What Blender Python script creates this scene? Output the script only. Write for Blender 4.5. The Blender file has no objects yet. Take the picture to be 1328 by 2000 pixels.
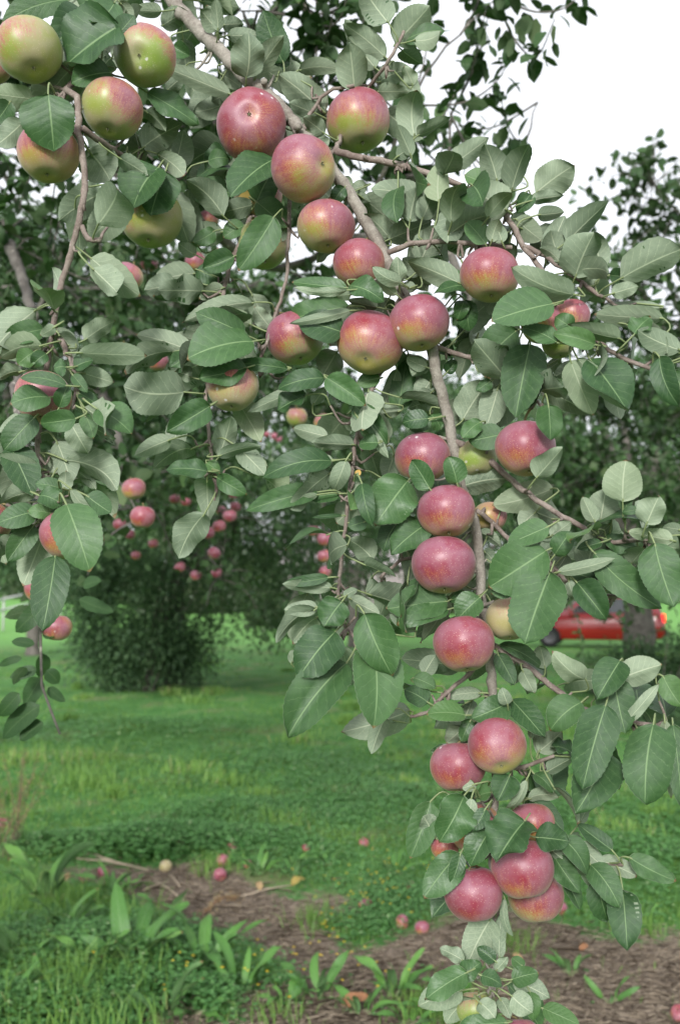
import bpy, bmesh, math, random
import numpy as np
from mathutils import Vector, Matrix

random.seed(7)
rng = np.random.default_rng(7)
scene = bpy.context.scene
C = scene.collection
R = math.radians

# ------------------------------------------------------------------ camera, sky, sun, exposure
CAM_Z = 1.65
PITCH = R(4.7)
cam_data = bpy.data.cameras.new('camera')
cam_data.lens = 35.0
cam_data.sensor_fit = 'VERTICAL'
cam_data.sensor_height = 36.0
cam_data.sensor_width = 24.0
cam_data.clip_start = 0.02
cam_data.clip_end = 600.0
cam_data.dof.use_dof = True
cam_data.dof.focus_distance = 1.20
cam_data.dof.aperture_fstop = 6.3
cam = bpy.data.objects.new('camera', cam_data)
C.objects.link(cam)
cam.location = (0, 0, CAM_Z)
cam.rotation_euler = (R(90) + PITCH, 0, 0)
scene.camera = cam

SUN_EL, SUN_AZ = R(21), R(-11)      # low, from behind the camera, a little to its left
sun_dir = Vector((math.sin(SUN_AZ) * math.cos(SUN_EL), -math.cos(SUN_AZ) * math.cos(SUN_EL), math.sin(SUN_EL)))
world = bpy.data.worlds.new('World')
scene.world = world
world.use_nodes = True
wn = world.node_tree
wn.nodes.clear()
sky = wn.nodes.new('ShaderNodeTexSky')
sky.sky_type = 'NISHITA'
sky.sun_disc = False
sky.sun_elevation = SUN_EL
sky.sun_rotation = math.pi - SUN_AZ
sky.air_density = 1.0
sky.dust_density = 4.0
sky.ozone_density = 1.0
hsv = wn.nodes.new('ShaderNodeHueSaturation')
hsv.inputs['Saturation'].default_value = 0.18
mixo = wn.nodes.new('ShaderNodeMix')
mixo.data_type = 'RGBA'
mixo.inputs[0].default_value = 0.70                # a high overcast veil over the sky
mixo.inputs[7].default_value = (9.0, 9.3, 9.8, 1)
bg = wn.nodes.new('ShaderNodeBackground')
bg.inputs['Strength'].default_value = 0.069
wo = wn.nodes.new('ShaderNodeOutputWorld')
wn.links.new(sky.outputs[0], hsv.inputs['Color'])
wn.links.new(hsv.outputs[0], mixo.inputs[6])
wn.links.new(mixo.outputs[2], bg.inputs['Color'])
wn.links.new(bg.outputs[0], wo.inputs[0])

sun_l = bpy.data.lights.new('sun', 'SUN')  # sun lamp standing in for the camera flash
sun_l.energy = 1.5
sun_l.angle = R(10)
sun_l.color = (1.0, 0.985, 0.965)
sun = bpy.data.objects.new('sun', sun_l)
C.objects.link(sun)
sun.rotation_euler = sun_dir.to_track_quat('Z', 'Y').to_euler()

scene.view_settings.view_transform = 'Standard'
scene.view_settings.look = 'None'
scene.view_settings.exposure = 1.38
scene.view_settings.gamma = 1.0
scene.render.engine = 'CYCLES'
cy = scene.cycles
cy.max_bounces = 6
cy.diffuse_bounces = 3
cy.glossy_bounces = 2
cy.transmission_bounces = 4
cy.transparent_max_bounces = 4
cy.use_denoising = True
cy.sample_clamp_indirect = 6.0

# ------------------------------------------------------------------ measuring helpers
FPX, CX, CY = 1944.0, 664.0, 1000.0
camR = np.array([1.0, 0, 0])
camU = np.array([0, -math.sin(PITCH), math.cos(PITCH)])
camF = np.array([0, math.cos(PITCH), math.sin(PITCH)])
camO = np.array([0, 0, CAM_Z])

def P(px, py, d):
    return camO + d * (camF + camR * ((px - CX) / FPX) - camU * ((py - CY) / FPX))

def sstep(t):
    t = np.clip(t, 0, 1)
    return t * t * (3 - 2 * t)

def rise(x, y):
    return 0.95 * sstep((np.asarray(y, float) - 36) / 40.0) * (1 + 1.0 * sstep((-6 - np.asarray(x, float)) / 14.0))

def gz(x, y):
    return (0.03 * np.sin(x * 1.1 + 0.4 * y) * np.sin(y * 0.7 + 1.0) + 0.018 * np.sin(x * 3.1 + y * 2.3)
            + 0.012 * np.sin(x * 5.3 - y * 4.1)) * np.clip(1.2 - y / 60.0, 0.2, 1) + rise(x, y)

def G(px, py, up=0.0):
    r = camF + camR * ((px - CX) / FPX) - camU * ((py - CY) / FPX)
    t = (up - CAM_Z) / r[2]
    p = camO + r * t
    return np.array([p[0], p[1], float(gz(p[0], p[1]))])

def unit(v):
    v = np.asarray(v, float)
    n = np.linalg.norm(v)
    return v / n if n > 1e-12 else np.array([0, 0, 1.0])

# ------------------------------------------------------------------ mesh helpers
class Acc:
    """collects vertices, quads and triangles of one mesh"""
    def __init__(s):
        s.v, s.uv, s.at, s.q, s.qm, s.t, s.tm = [], [], [], [], [], [], []
        s.n = 0
    def add(s, V, Q=None, T=None, uv=None, at=0.0, m=0, mt=None):
        V = np.asarray(V, float).reshape(-1, 3)
        k = len(V)
        s.v.append(V)
        s.uv.append(np.zeros((k, 2)) if uv is None else np.asarray(uv, float))
        a = np.asarray(at, float)
        s.at.append(np.full(k, float(a)) if a.ndim == 0 else a)
        if Q is not None and len(Q):
            Q = np.asarray(Q, int).reshape(-1, 4)
            s.q.append(Q + s.n)
            s.qm.append(np.full(len(Q), m, int) if np.ndim(m) == 0 else np.asarray(m, int))
        if T is not None and len(T):
            T = np.asarray(T, int).reshape(-1, 3)
            s.t.append(T + s.n)
            mm = m if mt is None else mt
            s.tm.append(np.full(len(T), mm, int) if np.ndim(mm) == 0 else np.asarray(mm, int))
        s.n += k
    def build(s, name, mats, parent=None, smooth=True, origin=None):
        V = np.concatenate(s.v) if s.v else np.zeros((0, 3))
        UV = np.concatenate(s.uv) if s.uv else np.zeros((0, 2))
        AT = np.concatenate(s.at) if s.at else np.zeros(0)
        if origin is not None:
            V = V - np.asarray(origin, float)
        Q = np.concatenate(s.q) if s.q else np.zeros((0, 4), int)
        T = np.concatenate(s.t) if s.t else np.zeros((0, 3), int)
        QM = np.concatenate(s.qm) if s.qm else np.zeros(0, int)
        TM = np.concatenate(s.tm) if s.tm else np.zeros(0, int)
        me = bpy.data.meshes.new(name)
        me.vertices.add(len(V))
        me.vertices.foreach_set('co', V.astype(np.float32).ravel())
        loops = np.concatenate([Q.ravel(), T.ravel()]).astype(np.int32)
        me.loops.add(len(loops))
        me.loops.foreach_set('vertex_index', loops)
        nf = len(Q) + len(T)
        me.polygons.add(nf)
        starts = np.concatenate([np.arange(len(Q)) * 4, len(Q) * 4 + np.arange(len(T)) * 3]).astype(np.int32)
        me.polygons.foreach_set('loop_start', starts)
        me.polygons.foreach_set('material_index', np.concatenate([QM, TM]).astype(np.int32))
        me.polygons.foreach_set('use_smooth', np.full(nf, smooth, dtype=bool))
        l = me.uv_layers.new(name='UVMap')
        l.data.foreach_set('uv', UV[loops].astype(np.float32).ravel())
        a = me.attributes.new('tone', 'FLOAT', 'POINT')
        a.data.foreach_set('value', AT.astype(np.float32))
        me.update(calc_edges=True)
        for m in (mats if isinstance(mats, (list, tuple)) else [mats]):
            me.materials.append(m)
        o = bpy.data.objects.new(name, me)
        C.objects.link(o)
        if origin is not None:
            o.location = tuple(origin)
        if parent is not None:
            o.parent = parent
        return o

def tag(o, label=None, cat=None, group=None, kind=None):
    if label: o['label'] = label
    if cat: o['category'] = cat
    if group: o['group'] = group
    if kind: o['kind'] = kind
    return o

def empty(name, loc=(0, 0, 0)):
    o = bpy.data.objects.new(name, None)
    o.empty_display_size = 0.1
    C.objects.link(o)
    o.location = tuple(loc)
    return o

def catmull(pts, step):
    pts = np.asarray(pts, float)
    if len(pts) < 3:
        n = max(2, int(np.linalg.norm(pts[-1, :3] - pts[0, :3]) / step) + 1)
        return pts[0] + (pts[-1] - pts[0]) * np.linspace(0, 1, n)[:, None]
    p = np.vstack([2 * pts[0] - pts[1], pts, 2 * pts[-1] - pts[-2]])
    out = []
    for i in range(1, len(p) - 2):
        n = max(1, int(np.linalg.norm(p[i + 1, :3] - p[i, :3]) / step))
        t = np.linspace(0, 1, n, endpoint=False)[:, None]
        a, b, c, d = p[i - 1], p[i], p[i + 1], p[i + 2]
        out.append(0.5 * (2 * b + (c - a) * t + (2 * a - 5 * b + 4 * c - d) * t ** 2 + (3 * b - a - 3 * c + d) * t ** 3))
    out.append(p[-2][None])
    return np.vstack(out)

def tube(acc, pts, rad, sides=8, rough=0.0, m=0, at=0.0, cap=True):
    pts = np.asarray(pts, float)
    n = len(pts)
    rad = np.full(n, float(rad)) if np.ndim(rad) == 0 else np.asarray(rad, float)
    tg = np.gradient(pts, axis=0)
    tg /= np.linalg.norm(tg, axis=1)[:, None] + 1e-12
    ref = np.array([0.31, 0.87, 0.38])
    if abs(tg[0] @ ref) > 0.9: ref = np.array([1.0, 0, 0])
    V = np.zeros((n, sides, 3))
    ang = np.arange(sides) * 2 * math.pi / sides
    uvs = np.zeros((n, sides, 2))
    u = unit(ref - tg[0] * (ref @ tg[0]))
    L = np.concatenate([[0], np.cumsum(np.linalg.norm(np.diff(pts, axis=0), axis=1))])
    for i in range(n):
        u = unit(u - tg[i] * (u @ tg[i]))
        w = np.cross(tg[i], u)
        rr = rad[i] * (1 + rough * (rng.random(sides) - 0.5))
        V[i] = pts[i] + rr[:, None] * (np.cos(ang)[:, None] * u + np.sin(ang)[:, None] * w)
        uvs[i, :, 0] = ang / (2 * math.pi)
        uvs[i, :, 1] = L[i]
    idx = np.arange(n * sides).reshape(n, sides)
    a = idx[:-1]; b = idx[1:]
    Q = np.stack([a, np.roll(a, -1, 1), np.roll(b, -1, 1), b], -1).reshape(-1, 4)
    VV = V.reshape(-1, 3); UU = uvs.reshape(-1, 2)
    T = []
    if cap:
        k = len(VV)
        VV = np.vstack([VV, pts[0], pts[-1] + tg[-1] * rad[-1] * 0.4])
        UU = np.vstack([UU, [0, 0], [0, L[-1]]])
        for j in range(sides):
            T.append((k, (j + 1) % sides, j))
            T.append((k + 1, (n - 1) * sides + j, (n - 1) * sides + (j + 1) % sides))
    acc.add(VV, Q, T, UU, at, m)

def box(acc, lo, hi, m=0, at=0.0):
    x0, y0, z0 = lo; x1, y1, z1 = hi
    V = [(x0, y0, z0), (x1, y0, z0), (x1, y1, z0), (x0, y1, z0), (x0, y0, z1), (x1, y0, z1), (x1, y1, z1), (x0, y1, z1)]
    Q = [(0, 3, 2, 1), (4, 5, 6, 7), (0, 1, 5, 4), (1, 2, 6, 5), (2, 3, 7, 6), (3, 0, 4, 7)]
    acc.add(V, Q, at=at, m=m)

# ------------------------------------------------------------------ node material helpers
class NT:
    def __init__(s, name):
        s.m = bpy.data.materials.new(name)
        s.m.use_nodes = True
        s.t = s.m.node_tree
        s.t.nodes.clear()
        s.out = s.t.nodes.new('ShaderNodeOutputMaterial')
    def n(s, typ, **k):
        x = s.t.nodes.new('ShaderNode' + typ)
        for a, b in k.items(): setattr(x, a, b)
        return x
    def put(s, sock, v):
        if isinstance(v, bpy.types.NodeSocket): s.t.links.new(v, sock)
        elif isinstance(v, (tuple, list)) and len(v) == 3 and sock.type == 'RGBA': sock.default_value = (*v, 1)
        else: sock.default_value = v
    def math(s, op, a, b=None, c=None, clamp=False):
        x = s.n('Math', operation=op, use_clamp=clamp)
        for i, v in enumerate((a, b, c)):
            if v is not None: s.put(x.inputs[i], v)
        return x.outputs[0]
    def mix(s, f, a, b, blend='MIX'):
        x = s.n('Mix', data_type='RGBA', blend_type=blend)
        s.put(x.inputs[0], f); s.put(x.inputs[6], a); s.put(x.inputs[7], b)
        return x.outputs[2]
    def ramp(s, v, lo, hi):
        x = s.n('MapRange', clamp=True, interpolation_type='SMOOTHSTEP')
        s.put(x.inputs[0], v); x.inputs[1].default_value = lo; x.inputs[2].default_value = hi
        return x.outputs[0]
    def noise(s, scale, detail=3, rough=0.55, vec=None, col=False, dist=0.0):
        x = s.n('TexNoise')
        x.inputs['Scale'].default_value = scale; x.inputs['Detail'].default_value = detail
        x.inputs['Roughness'].default_value = rough; x.inputs['Distortion'].default_value = dist
        if vec is not None: s.put(x.inputs['Vector'], vec)
        return x.outputs[1 if col else 0]
    def voro(s, scale, vec=None, feature='F1', out=0):
        x = s.n('TexVoronoi', feature=feature)
        x.inputs['Scale'].default_value = scale
        if vec is not None: s.put(x.inputs['Vector'], vec)
        return x.outputs[out]
    def coord(s, k='Object'): return s.n('TexCoord').outputs[k]
    def attr(s, name): return s.n('Attribute', attribute_name=name).outputs['Fac']
    def bump(s, h, strength, dist):
        x = s.n('Bump'); x.inputs['Strength'].default_value = strength; x.inputs['Distance'].default_value = dist
        s.put(x.inputs['Height'], h)
        return x.outputs[0]
    def pbr(s, col, rough=0.6, spec=0.5, normal=None, coat=0.0, metal=0.0):
        x = s.n('BsdfPrincipled')
        s.put(x.inputs['Base Color'], col); s.put(x.inputs['Roughness'], rough)
        x.inputs['Specular IOR Level'].default_value = spec
        x.inputs['Coat Weight'].default_value = coat
        x.inputs['Metallic'].default_value = metal
        if normal is not None: s.put(x.inputs['Normal'], normal)
        return x
    def done(s, shader):
        s.t.links.new(shader if isinstance(shader, bpy.types.NodeSocket) else shader.outputs[0], s.out.inputs[0])
        return s.m
    def thin(s, bsdf, col, f):
        tr = s.n('BsdfTranslucent'); s.put(tr.inputs[0], col)
        mx = s.n('MixShader'); s.put(mx.inputs[0], f)
        s.t.links.new(bsdf.outputs[0], mx.inputs[1]); s.t.links.new(tr.outputs[0], mx.inputs[2])
        return mx

def leaf_material(name, dark, light, vein, under, rough, trans):
    n = NT(name)
    uv = n.n('SeparateXYZ'); n.t.links.new(n.coord('UV'), uv.inputs[0])
    u, v = uv.outputs[0], uv.outputs[1]
    s = n.math('ABSOLUTE', n.math('MULTIPLY', n.math('SUBTRACT', v, 0.5), 2.0))
    side = n.math('MULTIPLY', n.math('GREATER_THAN', v, 0.5), 0.43)
    wob = n.math('MULTIPLY', n.noise(60, 2), 0.5)
    ph = n.math('ADD', n.math('ADD', n.math('SUBTRACT', n.math('MULTIPLY', u, 7.5), n.math('MULTIPLY', n.math('POWER', s, 0.8), 1.9)), side), wob)
    fr = n.math('ABSOLUTE', n.math('SUBTRACT', n.math('FRACT', ph), 0.5))         # 0.5 on a vein, 0 between
    sv = n.math('MULTIPLY', n.ramp(fr, 0.445, 0.5), n.ramp(s, 1.0, 0.75))
    mid = n.math('SUBTRACT', 1.0, n.ramp(s, 0.015, 0.06 if under else 0.05))
    net = n.math('SUBTRACT', 1.0, n.ramp(n.voro(330, feature='DISTANCE_TO_EDGE'), 0.0, 0.12))
    tone = n.attr('tone')
    blot = n.noise(35, 3)
    base = n.mix(n.math('ADD', n.math('MULTIPLY', tone, 0.75), n.math('MULTIPLY', n.math('SUBTRACT', blot, 0.5), 0.9), clamp=True), dark, light)
    base = n.mix(n.math('MULTIPLY', n.ramp(tone, 0.86, 1.0), 0.22), base, (0.14, 0.24, 0.05) if not under else (0.27, 0.34, 0.13))
    vf = n.math('MAXIMUM', n.math('MULTIPLY', sv, 0.62 if under else 0.36), n.math('MULTIPLY', mid, 1.0 if under else 0.8))
    vf = n.math('MAXIMUM', vf, n.math('MULTIPLY', net, 0.22 if under else 0.10))
    col = n.mix(n.math('MULTIPLY', vf, 0.95), base, vein)
    # brown nips at a few leaf tips
    nip = n.math('MULTIPLY', n.ramp(n.math('ADD', u, n.math('MULTIPLY', blot, 0.06)), 0.985, 1.01), n.math('GREATER_THAN', tone, 0.55))
    col = n.mix(n.math('MULTIPLY', nip, 0.8), col, (0.20, 0.11, 0.05))
    hgt = n.math('ADD', n.math('MULTIPLY', n.math('SUBTRACT', 1.0, fr) if not under else fr, 0.9), n.math('MULTIPLY', net, -0.25 if not under else 0.25))
    hgt = n.math('ADD', hgt, n.math('MULTIPLY', mid, -0.6 if not under else 0.8))
    bp = n.bump(hgt, 0.34, 0.0010)
    b = n.pbr(col, n.math('ADD', rough, n.math('MULTIPLY', blot, 0.16)), 0.45, bp)
    return n.done(n.thin(b, n.mix(0.5, col, (0.10, 0.22, 0.03)), trans))

M = {}
M['leaf_top'] = leaf_material('leaf_upper', (0.022, 0.064, 0.019), (0.080, 0.168, 0.054), (0.19, 0.29, 0.13), False, 0.38, 0.16)
M['leaf_under'] = leaf_material('leaf_underside', (0.165, 0.215, 0.145), (0.285, 0.345, 0.235), (0.43, 0.48, 0.34), True, 0.62, 0.14)
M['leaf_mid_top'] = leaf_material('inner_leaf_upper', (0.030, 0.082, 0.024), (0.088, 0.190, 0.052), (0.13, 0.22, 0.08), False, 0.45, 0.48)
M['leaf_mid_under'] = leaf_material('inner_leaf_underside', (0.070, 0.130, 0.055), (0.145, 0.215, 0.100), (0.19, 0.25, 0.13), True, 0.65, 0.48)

def plain_leaf(name, dark, light, rough=0.55, trans=0.25, extra=None, spec=0.4):
    n = NT(name)
    f = n.math('ADD', n.attr('tone'), n.math('MULTIPLY', n.math('SUBTRACT', n.noise(6, 2), 0.5), 0.5), clamp=True)
    col = n.mix(f, dark, light)
    if extra:
        col = n.mix(n.math('GREATER_THAN', n.attr('tone'), 0.93), col, extra)
    b = n.pbr(col, rough, spec)
    return n.done(n.thin(b, n.mix(0.5, col, light), trans))

M['far_leaf'] = plain_leaf('orchard_leaf', (0.030, 0.075, 0.028), (0.120, 0.205, 0.080), 0.5, 0.3, (0.30, 0.36, 0.25))
M['right_leaf'] = plain_leaf('orchard_leaf_bright', (0.030, 0.080, 0.026), (0.115, 0.215, 0.075), 0.5, 0.25, (0.20, 0.26, 0.15))
M['bush_leaf'] = plain_leaf('bush_leaf', (0.028, 0.068, 0.028), (0.090, 0.170, 0.062), 0.6, 0.2)
M['wood_leaf'] = plain_leaf('woodland_leaf', (0.030, 0.058, 0.024), (0.095, 0.135, 0.055), 0.7, 0.2, (0.16, 0.13, 0.08))
M['grass'] = plain_leaf('grass_blade', (0.062, 0.170, 0.030), (0.240, 0.410, 0.090), 0.5, 0.35, (0.40, 0.38, 0.17))
M['clover'] = plain_leaf('clover_leaf', (0.045, 0.150, 0.035), (0.160, 0.340, 0.105), 0.42, 0.35, (0.30, 0.40, 0.20))
M['weed'] = plain_leaf('weed_leaf', (0.040, 0.120, 0.025), (0.115, 0.240, 0.060), 0.5, 0.25)

def bark_material(name, a, b, scale=1.0):
    n = NT(name)
    co = n.coord('Object')
    uv = n.coord('UV')
    mp = n.n('Mapping'); mp.inputs['Scale'].default_value = (10, 260 * scale, 1)
    n.t.links.new(uv, mp.inputs[0])
    ring = n.noise(1.0, 3, 0.6, mp.outputs[0])
    bl = n.noise(45 * scale, 4, 0.6, co)
    fine = n.noise(420 * scale, 3, 0.6, co)
    lent = n.math('SUBTRACT', 1.0, n.ramp(n.voro(190 * scale, co), 0.10, 0.24))
    lent = n.math('MULTIPLY', lent, n.math('GREATER_THAN', n.noise(90 * scale, 1, vec=co), 0.50))
    f = n.math('ADD', n.math('MULTIPLY', bl, 0.9), n.math('MULTIPLY', ring, 0.45))
    col = n.mix(n.ramp(f, 0.42, 0.95), a, b)
    col = n.mix(n.math('MULTIPLY', n.ramp(fine, 0.5, 0.8), 0.45), col, tuple(c * 0.45 for c in a))
    col = n.mix(n.math('MULTIPLY', lent, 0.6), col, (0.46, 0.42, 0.36))
    h = n.math('ADD', n.math('MULTIPLY', ring, 0.6), n.math('ADD', n.math('MULTIPLY', fine, 0.5), n.math('MULTIPLY', lent, 0.6)))
    return n.done(n.pbr(col, 0.75, 0.3, n.bump(h, 0.7, 0.0012 / scale)))

M['bark'] = bark_material('apple_limb_bark', (0.145, 0.122, 0.102), (0.310, 0.285, 0.245))
M['twig'] = bark_material('apple_twig_bark', (0.120, 0.085, 0.072), (0.270, 0.225, 0.195))
M['trunk'] = bark_material('apple_trunk_bark', (0.060, 0.052, 0.045), (0.170, 0.155, 0.135), 0.15)

def simple(name, col, rough=0.6, spec=0.4, var=0.25, scale=40):
    n = NT(name)
    c2 = tuple(min(1, c * (1 + var * 1.6)) for c in col); c1 = tuple(c * (1 - var) for c in col)
    return n.done(n.pbr(n.mix(n.noise(scale, 4), c1, c2), rough, spec))

M['petiole'] = simple('leaf_petiole', (0.17, 0.21, 0.095), 0.55)
M['stem'] = simple('apple_stem', (0.17, 0.14, 0.06), 0.6, 0.3, 0.3, 200)
M['calyx'] = simple('apple_calyx', (0.15, 0.145, 0.085), 0.8, 0.2, 0.4, 300)
M['yellow_leaf'] = simple('yellowed_leaf', (0.38, 0.23, 0.04), 0.55, 0.4, 0.3, 120)

def apple_material():
    n = NT('apple_skin')
    co = n.coord('Object')
    oi = n.n('ObjectInfo')
    ground = oi.outputs['Color']
    rnd = oi.outputs['Random']
    sp = n.n('SeparateXYZ'); n.t.links.new(co, sp.inputs[0])
    # streaks that run from stem to calyx: noise on the angle round the axis, stretched along it
    ang = n.math('ARCTAN2', sp.outputs[1], sp.outputs[0])
    cb = n.n('CombineXYZ')
    n.put(cb.inputs[0], n.math('MULTIPLY', n.math('COSINE', ang), 1.0)); n.put(cb.inputs[1], n.math('SINE', ang))
    n.put(cb.inputs[2], n.math('ADD', n.math('MULTIPLY', sp.outputs[2], 5.0), n.math('MULTIPLY', rnd, 40.0)))
    st = n.noise(9.0, 4, 0.65, cb.outputs[0])
    big = n.noise(26, 3, 0.5, co)
    gr = n.noise(900, 2, 0.6, co)
    bl = n.math('ADD', n.attr('tone'), n.math('ADD', n.math('MULTIPLY', n.math('SUBTRACT', st, 0.5), 0.95),
                n.math('ADD', n.math('MULTIPLY', n.math('SUBTRACT', big, 0.5), 1.25), n.math('MULTIPLY', n.math('SUBTRACT', gr, 0.5), 1.25))))
    f1 = n.ramp(bl, 0.15, 0.75)
    f2 = n.ramp(bl, 0.45, 1.15)
    orange = n.mix(rnd, (0.35, 0.135, 0.050), (0.34, 0.110, 0.060))
    red = n.mix(rnd, (0.225, 0.020, 0.030), (0.190, 0.018, 0.042))
    col = n.mix(f1, n.mix(n.math('MULTIPLY', n.ramp(big, 0.35, 0.75), 0.5), ground, (0.30, 0.235, 0.060)), orange)
    col = n.mix(f2, col, red)
    # waxy bloom, a pale film worn off in patches
    film = n.math('MULTIPLY', n.ramp(n.noise(30, 4, 0.6, co), 0.30, 0.72), 0.28)
    col = n.mix(film, col, (0.42, 0.32, 0.40))
    # lenticels and spray residue
    len_d = n.voro(430, co)
    lent = n.math('MULTIPLY', n.math('SUBTRACT', 1.0, n.ramp(len_d, 0.10, 0.24)), 0.42)
    col = n.mix(lent, col, (0.60, 0.46, 0.36))
    rs = n.math('SUBTRACT', 1.0, n.ramp(n.math('ADD', n.voro(85, co), n.math('MULTIPLY', n.noise(500, 2, vec=co), 0.2)), 0.20, 0.34))
    off = n.n('VectorMath', operation='ADD'); n.put(off.inputs[0], co)
    cbo = n.n('CombineXYZ'); n.put(cbo.inputs[0], n.math('MULTIPLY', rnd, 3.0)); n.put(cbo.inputs[1], n.math('MULTIPLY', rnd, 7.0))
    n.put(off.inputs[1], cbo.outputs[0])
    where = n.ramp(n.noise(24, 2, 0.5, off.outputs[0]), 0.60, 0.68)
    res = n.math('MULTIPLY', n.math('MULTIPLY', rs, where), 0.75)
    col = n.mix(res, col, (0.66, 0.62, 0.62))
    rough = n.math('ADD', 0.38, n.math('ADD', n.math('MULTIPLY', film, 0.5), n.math('MULTIPLY', res, 0.4)))
    b = n.pbr(col, rough, 0.5, n.bump(n.math('ADD', n.noise(60, 2, vec=co), n.math('MULTIPLY', gr, 0.05)), 0.12, 0.002))
    b.inputs['Sheen Weight'].default_value = 0.11       # waxy bloom
    b.inputs['Sheen Roughness'].default_value = 0.42
    b.inputs['Sheen Tint'].default_value = (0.80, 0.82, 0.80, 1)
    return n.done(b)
M['apple'] = apple_material()

# ------------------------------------------------------------------ leaves
PROF_U = np.array([0, .03, .08, .16, .28, .42, .56, .70, .81, .90, .96, 1.0])
PROF_W = np.array([0, .34, .62, .86, .99, 1.0, .95, .83, .66, .42, .19, 0.0])

def leaf(acc, B, T, nh, W, nu=10, nv=2, bow=0.1, fold=0.15, wave=0.03, tone=0.5, serr=False, layers=True, mtop=0, mund=1, off=0.00026, jag=0.0):
    """a two-layer leaf blade from B to T; nh = which way the upper side looks"""
    B = np.asarray(B, float); T = np.asarray(T, float)
    ex = T - B; L = np.linalg.norm(ex); ex = ex / L
    ez = nh - ex * (nh @ ex); ez = unit(ez); ey = np.cross(ez, ex)
    u = np.linspace(0, 1, nu + 1)
    u = np.clip(u + 0.0, 0, 1)
    w = np.interp(u, PROF_U, PROF_W)
    skew = rng.normal(0, 0.05)
    v = np.linspace(-1, 1, 2 * nv + 1)
    U, Vv = np.meshgrid(u, v, indexing='ij')
    hw = (w * W * 0.5)[:, None] * (1 + skew * np.sign(Vv))
    if serr:
        saw = np.where(np.arange(nu + 1) % 2 == 0, 1.0, -1.0)[:, None] * 0.010 * W * (np.abs(Vv) == 1)
        saw[0] = 0; saw[-1] = 0
        hw = hw + saw
    if jag:
        hw = hw * (1 - jag * np.where(np.arange(nu + 1) % 3 == 0, 1.0, np.where(np.arange(nu + 1) % 3 == 1, 0.35, 0.0))[:, None] * (np.abs(Vv) > .6))
    y = Vv * hw
    ph = rng.random() * 6.28
    z = bow * L * 4 * U * (1 - U) * 0.5
    z = z + fold * np.abs(y) * (1 - 0.3 * U)
    z = z + wave * W * np.sin(2 * math.pi * (1.4 + 0.6 * math.sin(ph)) * U + ph + 1.1 * np.sign(Vv)) * Vv ** 2
    z = z - 0.28 * fold * y * y / (W * 0.5 + 1e-6)
    tw = rng.normal(0, 0.30)
    z = z + tw * y * U
    side = 0.05 * L * rng.normal(0, 0.5) * 4 * U * (1 - U)
    x = U * L
    pos = B + x[..., None] * ex + (y + side)[..., None] * ey + z[..., None] * ez
    pos = pos.reshape(-1, 3)
    uv = np.stack([U.ravel(), (Vv.ravel() + 1) * 0.5], -1)
    k = 2 * nv + 1
    idx = np.arange((nu + 1) * k).reshape(nu + 1, k)
    Q = np.stack([idx[:-1, :-1], idx[1:, :-1], idx[1:, 1:], idx[:-1, 1:]], -1).reshape(-1, 4)
    if layers:
        g3 = pos.reshape(nu + 1, k, 3)
        nn_ = np.cross(np.gradient(g3, axis=0), np.gradient(g3, axis=1)).reshape(-1, 3)
        ln_ = np.linalg.norm(nn_, axis=1)[:, None]
        nn_ = np.where(ln_ > 1e-12, nn_ / np.maximum(ln_, 1e-12), ez)
        acc.add(pos + nn_ * off, Q, uv=uv, at=tone, m=mtop)
        acc.add(pos - nn_ * off, Q[:, ::-1], uv=uv, at=tone, m=mund)
    else:
        acc.add(pos, Q, uv=uv, at=tone, m=mtop)

def diamonds(acc, B, D, N, L, W, tone, m=0, fold=0.25):
    """many small folded leaves at once: two quads-free triangles pairs, arrays of n"""
    D = D / (np.linalg.norm(D, axis=1)[:, None] + 1e-9)
    N = N - D * np.sum(N * D, 1)[:, None]
    N = N / (np.linalg.norm(N, axis=1)[:, None] + 1e-9)
    S = np.cross(N, D)
    L = L[:, None]; W = W[:, None]
    n = len(B)
    p0 = B
    p1 = B + D * L * 0.30 + S * W * 0.46 + N * W * fold * 0.5
    p2 = B + D * L * 0.68 + S * W * 0.40 + N * W * fold * 0.4
    p3 = B + D * L - N * L * 0.10
    p4 = B + D * L * 0.68 - S * W * 0.40 + N * W * fold * 0.4
    p5 = B + D * L * 0.30 - S * W * 0.46 + N * W * fold * 0.5
    V = np.stack([p0, p1, p2, p3, p4, p5], 1).reshape(-1, 3)
    i = np.arange(n) * 6
    Q = np.concatenate([np.stack([i, i + 3, i + 2, i + 1], -1), np.stack([i, i + 5, i + 4, i + 3], -1)])
    acc.add(V, Q, at=np.repeat(tone, 6), m=m)

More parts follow.
